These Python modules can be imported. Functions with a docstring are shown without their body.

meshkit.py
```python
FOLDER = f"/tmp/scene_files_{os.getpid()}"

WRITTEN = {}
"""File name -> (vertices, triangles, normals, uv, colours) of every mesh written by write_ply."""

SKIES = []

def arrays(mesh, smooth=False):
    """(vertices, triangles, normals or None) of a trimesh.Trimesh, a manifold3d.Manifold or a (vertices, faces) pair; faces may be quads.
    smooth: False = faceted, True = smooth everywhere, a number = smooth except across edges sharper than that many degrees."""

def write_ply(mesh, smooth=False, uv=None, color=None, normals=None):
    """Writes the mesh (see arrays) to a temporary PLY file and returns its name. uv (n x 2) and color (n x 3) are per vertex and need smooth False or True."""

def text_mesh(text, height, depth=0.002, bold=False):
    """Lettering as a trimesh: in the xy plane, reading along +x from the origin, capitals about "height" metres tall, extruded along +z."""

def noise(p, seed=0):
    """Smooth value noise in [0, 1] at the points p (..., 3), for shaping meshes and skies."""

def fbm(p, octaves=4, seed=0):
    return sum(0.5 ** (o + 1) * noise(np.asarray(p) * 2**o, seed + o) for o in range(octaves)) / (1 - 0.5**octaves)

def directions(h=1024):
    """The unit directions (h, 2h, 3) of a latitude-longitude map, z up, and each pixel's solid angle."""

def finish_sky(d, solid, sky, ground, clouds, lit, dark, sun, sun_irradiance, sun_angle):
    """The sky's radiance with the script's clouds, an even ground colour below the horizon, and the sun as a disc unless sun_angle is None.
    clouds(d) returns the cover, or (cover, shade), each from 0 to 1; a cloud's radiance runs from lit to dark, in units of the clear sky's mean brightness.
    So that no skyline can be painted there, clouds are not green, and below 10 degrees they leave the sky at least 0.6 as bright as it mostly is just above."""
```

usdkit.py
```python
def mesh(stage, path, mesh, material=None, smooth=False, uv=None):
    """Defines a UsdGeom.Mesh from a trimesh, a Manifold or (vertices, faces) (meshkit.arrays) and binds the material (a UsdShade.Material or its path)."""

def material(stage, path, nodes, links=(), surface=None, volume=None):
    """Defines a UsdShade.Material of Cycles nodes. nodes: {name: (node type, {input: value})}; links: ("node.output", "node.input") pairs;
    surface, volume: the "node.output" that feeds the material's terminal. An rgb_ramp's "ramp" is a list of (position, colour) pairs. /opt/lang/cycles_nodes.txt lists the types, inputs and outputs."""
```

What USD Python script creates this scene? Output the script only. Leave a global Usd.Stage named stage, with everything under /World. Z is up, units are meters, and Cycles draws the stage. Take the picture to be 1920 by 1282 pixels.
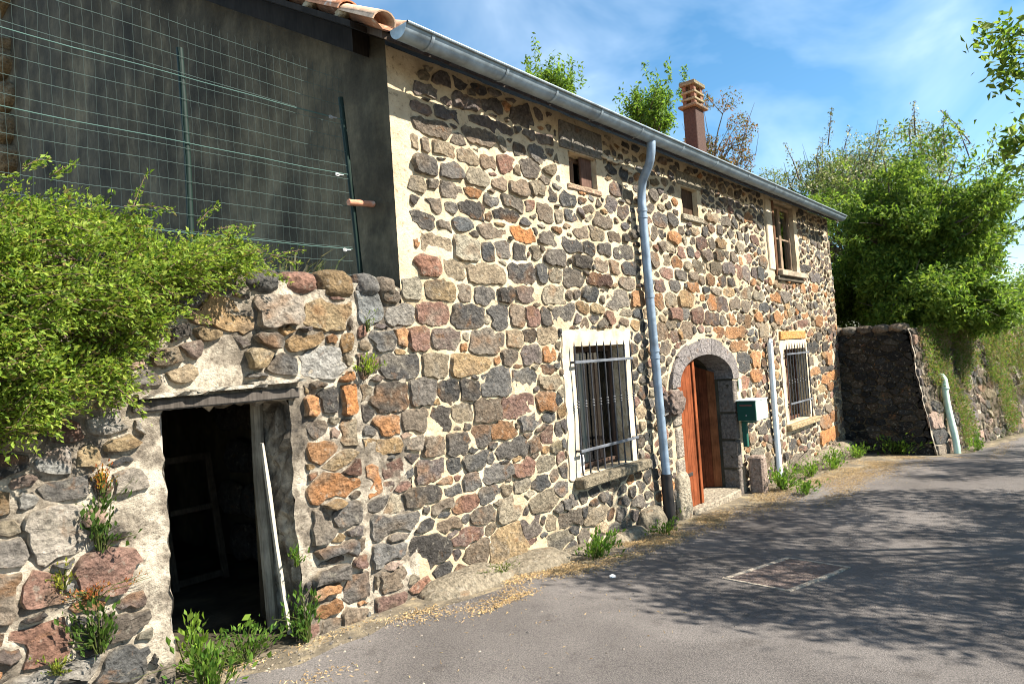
import math, random
import numpy as np, trimesh
import usdkit, meshkit
from pxr import Usd, UsdGeom, UsdLux, UsdShade, Gf, Sdf, Vt
from shapely.geometry import Polygon, Point, box as sbox, LineString
from shapely.ops import unary_union
from shapely import affinity, contains_xy
from scipy.spatial import Voronoi, Delaunay

stage = Usd.Stage.CreateInMemory()
UsdGeom.SetStageUpAxis(stage, 'Z'); UsdGeom.SetStageMetersPerUnit(stage, 1.0)
UsdGeom.Xform.Define(stage, '/World')
UsdGeom.Scope.Define(stage, '/World/Looks')

# ------------------------------------------------------------------ camera, sky, sun, exposure
EXPOSURE = 1.8
SUN_EL, SUN_AZ = math.radians(43), math.radians(27)       # azimuth measured from the facade's normal (-y) towards +x
SUN = np.array([math.sin(SUN_AZ) * math.cos(SUN_EL), -math.cos(SUN_AZ) * math.cos(SUN_EL), math.sin(SUN_EL)])
CAM = np.array([0, -3.64, 1.6])
cam = UsdGeom.Camera.Define(stage, '/World/camera')
f_, r_, u_ = np.array([.76411497, .64441363, .02931543]), np.array([.644722, -.76138783, -.06798606]), np.array([.02149073, -.07084947, .99725548])
M = Gf.Matrix4d(*r_, 0, *u_, 0, *(-f_), 0, *CAM, 1)
UsdGeom.Xformable(cam).AddTransformOp().Set(M)
cam.CreateHorizontalApertureAttr(36.0); cam.CreateVerticalApertureAttr(36.0 * 683 / 1024); cam.CreateFocalLengthAttr(24.0)
cam.CreateClippingRangeAttr(Gf.Vec2f(0.05, 2000)); cam.CreateExposureAttr(EXPOSURE)

dome = UsdLux.DomeLight.Define(stage, '/World/sky')
dome.GetPrim().SetCustomDataByKey('kind', 'structure')
dm = usdkit.material(stage, '/World/Looks/sky_material', {
    'sky': ('sky_texture', {'sky_type': 'single_scattering', 'sun_disc': False, 'sun_elevation': SUN_EL, 'sun_rotation': math.atan2(SUN[0], SUN[1]), 'altitude': 900.0, 'air_density': 1.1, 'aerosol_density': 0.25, 'ozone_density': 3.5}),
    'tc': ('texture_coordinate', {}),
    'mp': ('mapping', {'rotation': (0.35, 0.25, 0.5), 'scale': (1.0, 3.2, 5.0)}),
    'n': ('noise_texture', {'scale': 1.5, 'detail': 7.0, 'roughness': 0.50, 'distortion': 0.5}),
    'r': ('rgb_ramp', {'ramp': [(0.38, (0, 0, 0)), (0.58, (.13, .13, .13)), (0.84, (.42, .42, .42))]}),
    'mx': ('mix', {'color2': (11., 12., 12.8)}),
    'hs': ('hsv', {'hue': .488, 'saturation': 1.16, 'value': 1.08}),
    'bg': ('background_shader', {'strength': 0.058})},
    [('tc.generated', 'mp.vector'), ('mp.vector', 'n.vector'), ('n.fac', 'r.fac'), ('r.color', 'mx.fac'), ('sky.color', 'hs.color'), ('hs.color', 'mx.color1'), ('mx.color', 'bg.color')], surface='bg.background')
UsdShade.MaterialBindingAPI.Apply(dome.GetPrim()).Bind(dm)

sun = UsdLux.DistantLight.Define(stage, '/World/sun')
sun.CreateIntensityAttr(1.25); sun.CreateAngleAttr(0.53); sun.CreateNormalizeAttr(True); sun.CreateColorAttr(Gf.Vec3f(1.0, .93, .82))
sx = np.cross([0, 0, 1.0], SUN); sx /= np.linalg.norm(sx); sy = np.cross(SUN, sx)
UsdGeom.Xformable(sun).AddTransformOp().Set(Gf.Matrix4d(*sx, 0, *sy, 0, *SUN, 0, 0, 0, 0, 1))

# ------------------------------------------------------------------ helpers
_names = {}
def free(parent, name):
    k = f'{parent}/{name}'
    n = _names.get(k, -1) + 1
    _names[k] = n
    return k if n == 0 else f'{k}_{n:03d}'

def data(p, label=None, cat=None, group=None, kind=None):
    p = p.GetPrim() if hasattr(p, 'GetPrim') else p
    for k, v in (('label', label), ('category', cat), ('group', group), ('kind', kind)):
        if v: p.SetCustomDataByKey(k, v)
    return p

def thing(name, label, cat, group=None, loc=None):
    x = UsdGeom.Xform.Define(stage, free('/World', name))
    if loc is not None: x.AddTranslateOp().Set(Gf.Vec3d(*map(float, loc)))
    data(x, label, cat, group)
    return str(x.GetPath())

def arr(m):
    if isinstance(m, (tuple, list)): v, f = np.asarray(m[0], float), np.asarray(m[1], int)
    else: v, f = np.asarray(m.vertices), np.asarray(m.faces)
    if f.shape[1] == 4: f = np.vstack([f[:, [0, 1, 2]], f[:, [0, 2, 3]]])
    return v, f

def put(parent, name, mesh, mat, tint=None, smooth=False, label=None, cat=None, group=None, kind=None, off=None):
    """One Mesh prim. tint: a colour for the whole mesh or one per vertex, read by the materials as the primvar "tint"."""
    v, f = arr(mesh)
    if off is not None: v = v - np.asarray(off)
    path = free(parent, name)
    if smooth is not False and smooth is not True and tint is not None and np.ndim(tint) == 2: smooth = True
    m = usdkit.mesh(stage, path, (v, f), MAT[mat], smooth=smooth)
    if tint is not None:
        n = len(m.GetPointsAttr().Get())
        t = np.broadcast_to(np.asarray(tint, np.float32), (n, 3)) if np.ndim(tint) == 1 else np.asarray(tint, np.float32)
        pv = UsdGeom.PrimvarsAPI(m).CreatePrimvar('tint', Sdf.ValueTypeNames.Color3fArray, 'vertex')
        pv.Set(Vt.Vec3fArray.FromNumpy(np.ascontiguousarray(t)))
    data(m, label, cat, group, kind)
    return path

def cat(ms):
    V, F, n = [], [], 0
    for m in ms:
        v, f = arr(m); V.append(v); F.append(f + n); n += len(v)
    return np.vstack(V), np.vstack(F)

def boxm(x0, x1, y0, y1, z0, z1, b=0.004):
    """A box with chamfered edges."""
    c = np.array([(x0 + x1) / 2, (y0 + y1) / 2, (z0 + z1) / 2]); h = np.abs(np.array([x1 - x0, y1 - y0, z1 - z0])) / 2
    b = min(b, h.min() * .45); P = []
    for s in np.ndindex(2, 2, 2):
        s = np.array(s) * 2 - 1
        for k in range(3):
            q = h - b; q = q.copy(); q[k] = h[k]; P.append(c + s * q)
    return trimesh.convex.convex_hull(np.array(P))

def tube(pts, rad, n=10, caps=True):
    p = np.asarray(pts, float); rad = np.broadcast_to(np.asarray(rad, float), (len(p),))
    t = np.gradient(p, axis=0); t /= np.linalg.norm(t, axis=1, keepdims=True) + 1e-12
    ref = np.array([0, 0, 1.0]) if abs(t[:, 2]).mean() < .8 else np.array([1.0, 0.05, 0])
    a = np.cross(t, ref); a /= np.linalg.norm(a, axis=1, keepdims=True) + 1e-12
    b = np.cross(t, a); g = np.arange(n) * 2 * np.pi / n
    v = (p[:, None] + rad[:, None, None] * (np.cos(g)[None, :, None] * a[:, None] + np.sin(g)[None, :, None] * b[:, None])).reshape(-1, 3)
    i, j = np.meshgrid(np.arange(len(p) - 1), np.arange(n), indexing='ij')
    q = np.stack([i * n + j, i * n + (j + 1) % n, (i + 1) * n + (j + 1) % n, (i + 1) * n + j], -1).reshape(-1, 4)
    f = np.vstack([q[:, [0, 1, 2]], q[:, [0, 2, 3]]])
    if caps:
        k = len(v); v = np.vstack([v, p[0], p[-1]]); e = (len(p) - 1) * n
        f = np.vstack([f] + [[(k, (j + 1) % n, j) for j in range(n)], [(k + 1, e + j, e + (j + 1) % n) for j in range(n)]])
    return v, f

def smoothpath(pts, n=24):
    from scipy.interpolate import CubicSpline
    p = np.asarray(pts, float); s = np.r_[0, np.cumsum(np.linalg.norm(np.diff(p, axis=0), axis=1))]
    return CubicSpline(s, p)(np.linspace(0, s[-1], n))

def rock(c, r, seed, sub=3, amp=.22, freq=2.2):
    m = trimesh.creation.icosphere(sub); v = np.array(m.vertices)
    q = np.sign(v) * np.abs(v) ** .75
    q *= 1 + amp * (meshkit.fbm(v * freq + seed * 7.3, 3, seed) - .5)[:, None] * 2
    return q * np.asarray(r) + np.asarray(c), np.array(m.faces)

# ------------------------------------------------------------------ materials
MAT = {}
def mat(name, nodes, links, surface='p.BSDF'):
    MAT[name] = usdkit.material(stage, f'/World/Looks/{name}_material', nodes, links, surface)

def tinted(name, rough=.85, scale=14., lo=.62, hi=1.35, bump=.5, bscale=60., bdist=.01, metallic=0., spec=.3, spots=None, detail=5.):
    """Base colour from the mesh's tint, mottled by noise."""
    nodes = {'a': ('attribute', {'attribute': 'tint'}), 'g': ('geometry', {}),
             'n': ('noise_texture', {'scale': scale, 'detail': detail, 'roughness': .65}),
             'm': ('map_range', {'from_min': .3, 'from_max': .7, 'to_min': lo, 'to_max': hi}),
             'x': ('vector_math', {'math_type': 'scale'}),
             'b': ('noise_texture', {'scale': bscale, 'detail': 6., 'roughness': .7}),
             'bp': ('bump', {'strength': bump, 'distance': bdist}),
             'p': ('principled_bsdf', {'roughness': rough, 'metallic': metallic, 'specular_ior_level': spec})}
    links = [('g.position', 'n.vector'), ('g.position', 'b.vector'), ('n.fac', 'm.value'), ('a.vector', 'x.vector1'), ('m.result', 'x.scale'),
             ('b.fac', 'bp.height'), ('bp.normal', 'p.normal')]
    if spots:
        nodes |= {'sn': ('noise_texture', {'scale': spots[1], 'detail': 4., 'roughness': .6}), 'sr': ('rgb_ramp', {'ramp': [(spots[2], (0, 0, 0)), (spots[2] + .1, (spots[3],) * 3)]}),
                  'sm': ('mix', {'color2': spots[0]})}
        links += [('g.position', 'sn.vector'), ('sn.fac', 'sr.fac'), ('sr.color', 'sm.fac'), ('x.vector', 'sm.color1'), ('sm.color', 'p.base_color')]
    else: links.append(('x.vector', 'p.base_color'))
    mat(name, nodes, links)

mat('stone', {'a': ('attribute', {'attribute': 'tint'}), 'g': ('geometry', {}), 'n': ('noise_texture', {'scale': 26., 'detail': 9., 'roughness': .72}),
     'm': ('map_range', {'from_min': .32, 'from_max': .70, 'to_min': .42, 'to_max': 1.7}), 'x': ('vector_math', {'math_type': 'scale'}),
     'sn': ('noise_texture', {'scale': 19., 'detail': 6., 'roughness': .7}), 'sr': ('rgb_ramp', {'ramp': [(.57, (0, 0, 0)), (.66, (.55, .55, .55))]}), 'sm': ('mix', {'color2': (.25, .225, .18)}),
     'rn': ('noise_texture', {'scale': 7., 'detail': 5., 'roughness': .65, 'distortion': .6}), 'rr': ('rgb_ramp', {'ramp': [(.60, (0, 0, 0)), (.70, (.55, .55, .55))]}), 'rm': ('mix', {'color2': (.17, .085, .035)}),
     'b': ('noise_texture', {'scale': 34., 'detail': 9., 'roughness': .75}), 'v': ('voronoi_texture', {'scale': 30., 'detail': 1.}), 'ad': ('math', {'math_type': 'multiply_add', 'value2': .45}),
     'bp': ('bump', {'strength': 1., 'distance': .026}), 'p': ('principled_bsdf', {'roughness': .93, 'specular_ior_level': .18})},
    [('g.position', k + '.vector') for k in ('n', 'sn', 'rn', 'b', 'v')] + [('n.fac', 'm.value'), ('a.vector', 'x.vector1'), ('m.result', 'x.scale'), ('rn.fac', 'rr.fac'), ('rr.color', 'rm.fac'), ('x.vector', 'rm.color1'),
     ('sn.fac', 'sr.fac'), ('sr.color', 'sm.fac'), ('rm.color', 'sm.color1'), ('sm.color', 'p.base_color'), ('v.distance', 'ad.value1'), ('b.fac', 'ad.value3'), ('ad.value', 'bp.height'), ('bp.normal', 'p.normal')])
mat('wood', {'a': ('attribute', {'attribute': 'tint'}), 'g': ('geometry', {}), 'mp': ('mapping', {'scale': (1., 1., .07)}), 'n': ('noise_texture', {'scale': 70., 'detail': 6., 'roughness': .7}),
     'm': ('map_range', {'from_min': .3, 'from_max': .7, 'to_min': .55, 'to_max': 1.4}), 'x': ('vector_math', {'math_type': 'scale'}), 'n2': ('noise_texture', {'scale': 5., 'detail': 5., 'roughness': .6}), 'r2': ('rgb_ramp', {'ramp': [(.35, (.62, .60, .58)), (.6, (1.1, 1.1, 1.1))]}),
     'mx': ('mix', {'mix_type': 'multiply', 'fac': 1.}), 'bp': ('bump', {'strength': .4, 'distance': .004}), 'p': ('principled_bsdf', {'roughness': .85, 'specular_ior_level': .08})},
    [('g.position', 'mp.vector'), ('mp.vector', 'n.vector'), ('g.position', 'n2.vector'), ('n.fac', 'm.value'), ('a.vector', 'x.vector1'), ('m.result', 'x.scale'), ('n2.fac', 'r2.fac'), ('x.vector', 'mx.color1'), ('r2.color', 'mx.color2'), ('mx.color', 'p.base_color'), ('n.fac', 'bp.height'), ('bp.normal', 'p.normal')])
tinted('paint', rough=.62, scale=9., lo=.82, hi=1.12, bump=.15, bscale=120., bdist=.001, spec=.22)
tinted('tile', rough=.85, scale=18., lo=.7, hi=1.3, bump=.4, bscale=80., bdist=.006, spots=((.48, .45, .38), 9., .60, .8))
tinted('bark', rough=.95, scale=30., lo=.6, hi=1.3, bump=.8, bscale=50., bdist=.02)
tinted('straw', rough=.8, scale=40., lo=.8, hi=1.2, bump=0.)
mat('metal', {'a': ('attribute', {'attribute': 'tint'}), 'g': ('geometry', {}), 'n': ('noise_texture', {'scale': 7., 'detail': 6., 'roughness': .65}),
     'm': ('map_range', {'from_min': .3, 'from_max': .7, 'to_min': .6, 'to_max': 1.3}), 'x': ('vector_math', {'math_type': 'scale'}),
     'r': ('map_range', {'from_min': .3, 'from_max': .7, 'to_min': .42, 'to_max': .72}), 'p': ('principled_bsdf', {'metallic': .4})},
    [('g.position', 'n.vector'), ('n.fac', 'm.value'), ('a.vector', 'x.vector1'), ('m.result', 'x.scale'), ('x.vector', 'p.base_color'), ('n.fac', 'r.value'), ('r.result', 'p.roughness')])

# mortar: cream lime, patched with greyer and browner stains, gritty
mat('mortar', {'g': ('geometry', {}), 'n': ('noise_texture', {'scale': 2.2, 'detail': 7., 'roughness': .65}),
     'r': ('rgb_ramp', {'ramp': [(.25, (.185, .142, .092)), (.40, (.35, .28, .185)), (.56, (.465, .378, .258)), (.8, (.53, .45, .325))]}),
     'n2': ('noise_texture', {'scale': 26., 'detail': 5., 'roughness': .7}), 'r2': ('rgb_ramp', {'ramp': [(.30, (.30, .27, .24)), (.45, (1, 1, 1))]}),
     'mx': ('mix', {'mix_type': 'multiply', 'fac': .8}), 'b': ('noise_texture', {'scale': 38., 'detail': 8., 'roughness': .72}),
     'bp': ('bump', {'strength': .8, 'distance': .02}), 'p': ('principled_bsdf', {'roughness': .95, 'specular_ior_level': .15})},
    [('g.position', 'n.vector'), ('g.position', 'n2.vector'), ('g.position', 'b.vector'), ('n.fac', 'r.fac'), ('n2.fac', 'r2.fac'), ('r.color', 'mx.color1'), ('r2.color', 'mx.color2'), ('mx.color', 'p.base_color'), ('b.fac', 'bp.height'), ('bp.normal', 'p.normal')])
# the old wall's mortar: whiter, with black lichen and weathering
mat('old_mortar', {'g': ('geometry', {}), 'n': ('noise_texture', {'scale': 3.3, 'detail': 8., 'roughness': .7}),
     'r': ('rgb_ramp', {'ramp': [(.32, (.045, .040, .034)), (.45, (.16, .135, .105)), (.56, (.40, .35, .275)), (.74, (.55, .50, .42))]}),
     'n2': ('noise_texture', {'scale': 30., 'detail': 5., 'roughness': .7}), 'r2': ('rgb_ramp', {'ramp': [(.30, (.30, .28, .26)), (.46, (1, 1, 1))]}),
     'mx': ('mix', {'mix_type': 'multiply', 'fac': .9}), 'b': ('noise_texture', {'scale': 30., 'detail': 8., 'roughness': .75}),
     'bp': ('bump', {'strength': .9, 'distance': .03}), 'p': ('principled_bsdf', {'roughness': .95, 'specular_ior_level': .15})},
    [('g.position', 'n.vector'), ('g.position', 'n2.vector'), ('g.position', 'b.vector'), ('n.fac', 'r.fac'), ('n2.fac', 'r2.fac'), ('r.color', 'mx.color1'), ('r2.color', 'mx.color2'), ('mx.color', 'p.base_color'), ('b.fac', 'bp.height'), ('bp.normal', 'p.normal')])
# gable render: dark, streaked downwards
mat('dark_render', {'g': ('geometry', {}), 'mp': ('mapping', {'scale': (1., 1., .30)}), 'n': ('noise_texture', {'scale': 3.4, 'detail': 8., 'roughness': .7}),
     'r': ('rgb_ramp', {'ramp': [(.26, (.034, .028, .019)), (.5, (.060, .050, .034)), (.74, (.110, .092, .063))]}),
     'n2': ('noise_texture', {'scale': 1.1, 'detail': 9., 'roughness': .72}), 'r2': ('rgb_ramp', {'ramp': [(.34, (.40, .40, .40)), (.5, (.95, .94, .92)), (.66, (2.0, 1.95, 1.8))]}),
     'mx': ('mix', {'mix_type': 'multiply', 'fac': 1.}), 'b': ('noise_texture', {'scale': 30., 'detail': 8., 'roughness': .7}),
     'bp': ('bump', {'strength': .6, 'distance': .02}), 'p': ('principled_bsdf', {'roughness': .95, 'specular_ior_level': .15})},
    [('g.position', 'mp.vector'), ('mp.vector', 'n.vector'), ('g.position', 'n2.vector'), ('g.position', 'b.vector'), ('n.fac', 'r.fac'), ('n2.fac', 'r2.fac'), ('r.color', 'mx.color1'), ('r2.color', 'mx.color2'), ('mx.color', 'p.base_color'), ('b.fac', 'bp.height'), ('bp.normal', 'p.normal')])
mat('asphalt', {'g': ('geometry', {}), 'n': ('noise_texture', {'scale': .7, 'detail': 7., 'roughness': .62}),
     'r': ('rgb_ramp', {'ramp': [(.28, (.100, .091, .085)), (.5, (.156, .143, .134)), (.72, (.220, .202, .188))]}),
     'v': ('voronoi_texture', {'scale': 105., 'randomness': 1.}), 'vr': ('rgb_ramp', {'ramp': [(.0, (1.45, 1.40, 1.35)), (.3, (1.05, 1.03, 1.02)), (.8, (.60, .60, .61))]}),
     'mx': ('mix', {'mix_type': 'multiply', 'fac': .85}), 'n3': ('noise_texture', {'scale': 150., 'detail': 4., 'roughness': .75}),
     'dn': ('noise_texture', {'scale': 1.6, 'detail': 5.}), 'dv': ('vector_math', {'math_type': 'multiply_add', 'vector2': (.5, .5, .5)}), 'c': ('voronoi_texture', {'scale': .33, 'feature': 'distance_to_edge'}),
     'cr': ('rgb_ramp', {'ramp': [(.0, (.55, .55, .55)), (.002, (.75, .75, .75)), (.004, (1, 1, 1))]}), 'cm': ('mix', {'mix_type': 'multiply', 'fac': .35}),
     'sn': ('noise_texture', {'scale': 2.6, 'detail': 6., 'roughness': .7}), 'sr': ('rgb_ramp', {'ramp': [(.30, (.62, .61, .60)), (.42, (1, 1, 1))]}), 'sm': ('mix', {'mix_type': 'multiply', 'fac': .8}),
     'bp': ('bump', {'strength': 1., 'distance': .014}), 'p': ('principled_bsdf', {'roughness': .92, 'specular_ior_level': .12})},
    [('g.position', k + '.vector') for k in ('n', 'v', 'n3', 'dn', 'sn')] + [('dn.color', 'dv.vector1'), ('g.position', 'dv.vector3'), ('dv.vector', 'c.vector'), ('c.distance', 'cr.fac'),
     ('n.fac', 'r.fac'), ('v.distance', 'vr.fac'), ('r.color', 'mx.color1'), ('vr.color', 'mx.color2'), ('mx.color', 'cm.color1'), ('cr.color', 'cm.color2'), ('sn.fac', 'sr.fac'), ('cm.color', 'sm.color1'), ('sr.color', 'sm.color2'), ('sm.color', 'p.base_color'), ('n3.fac', 'bp.height'), ('bp.normal', 'p.normal')])
mat('earth', {'g': ('geometry', {}), 'n': ('noise_texture', {'scale': 5., 'detail': 8., 'roughness': .7}),
     'r': ('rgb_ramp', {'ramp': [(.3, (.07, .06, .045)), (.5, (.15, .125, .09)), (.62, (.27, .22, .14)), (.75, (.12, .13, .05))]}),
     'b': ('noise_texture', {'scale': 60., 'detail': 6., 'roughness': .7}), 'bp': ('bump', {'strength': .8, 'distance': .02}), 'p': ('principled_bsdf', {'roughness': .95, 'specular_ior_level': .15})},
    [('g.position', 'n.vector'), ('g.position', 'b.vector'), ('n.fac', 'r.fac'), ('r.color', 'p.base_color'), ('b.fac', 'bp.height'), ('bp.normal', 'p.normal')])
mat('leaf', {'a': ('attribute', {'attribute': 'tint'}), 'p': ('principled_bsdf', {'roughness': .55, 'specular_ior_level': .2}), 'x': ('vector_math', {'math_type': 'multiply', 'vector2': (1.5, 1.45, .9)}),
     't': ('translucent_bsdf', {}), 'mc': ('mix_closure', {'fac': .46})},
    [('a.vector', 'p.base_color'), ('a.vector', 'x.vector1'), ('x.vector', 't.color'), ('p.BSDF', 'mc.closure1'), ('t.BSDF', 'mc.closure2')], surface='mc.closure')
mat('glass', {'f': ('fresnel', {'IOR': 1.5}), 't': ('transparent_bsdf', {'color': (.9, .93, .92)}), 'gl': ('glossy_bsdf', {'roughness': .02, 'color': (.95, .95, .95)}), 'mc': ('mix_closure', {})},
    [('f.fac', 'mc.fac'), ('t.BSDF', 'mc.closure1'), ('gl.BSDF', 'mc.closure2')], surface='mc.closure')

# ------------------------------------------------------------------ ground and road
PX = [-60, -20, -5, 0, 1.5, 2.3, 3.5, 4.2, 5.3, 6.6, 8, 10, 13.7, 20, 40, 80]
PZ = [2.5, 1.0, .30, .14, .10, .06, .03, -.03, -.15, -.26, -.32, -.37, -.52, -.78, -1.6, -3.2]
def gz(x): return np.interp(x, PX, PZ)
XS = np.unique(np.r_[np.arange(-60, 80.1, 1.0), np.arange(-1, 22, .25), PX])
def bank_y(x):           # foot of the roadside wall beyond the house
    return np.interp(x, [-99, 13.7, 16.5, 19.2, 26, 40, 80], [-1.5, -1.5, -1.9, -2.4, -4.2, -9.5, -30])
def sheet(ys_of_x, xs, dz):
    rows = [np.c_[np.full(len(y), x), y, np.full(len(y), gz(x) + dz)] for x, y in ((x, ys_of_x(x)) for x in xs)]
    n = len(rows[0]); v = np.vstack(rows)
    i, j = np.meshgrid(np.arange(len(rows) - 1), np.arange(n - 1), indexing='ij')
    q = np.stack([i * n + j, (i + 1) * n + j, (i + 1) * n + j + 1, i * n + j + 1], -1).reshape(-1, 4)
    return v, q
gx = np.r_[-400, -150, XS, 150, 400]
put('/World', 'ground', sheet(lambda x: np.array([-400, -60, -20, -8, -5, -3, -1.5, 0, .5, 8, 60, 400.]), gx, 0), 'earth', kind='structure', smooth=True)
def edge(x):             # edge of the asphalt along the house, then along the roadside wall
    e = np.interp(x, [-60, 0, 2.2, 3.4, 4.4, 6, 8, 10, 12, 13.5], [-.3, -.30, -.26, -.34, -.40, -.30, -.42, -.70, -.95, -1.25])
    if x > 13.5: e = bank_y(x) - .25 - .05 * min(x - 13.5, 2)
    return e + .05 * math.sin(x * 5.1) + .03 * math.sin(x * 11.7)
def road_ys(x):
    e = edge(x); far = -4.7 if x < 13 else bank_y(x) - 3.2 - .0 * x
    far = min(far, e - 2.6)
    return np.linspace(far, e, 8)
put('/World', 'road', sheet(road_ys, XS, .004), 'asphalt', kind='structure', smooth=True)

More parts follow.
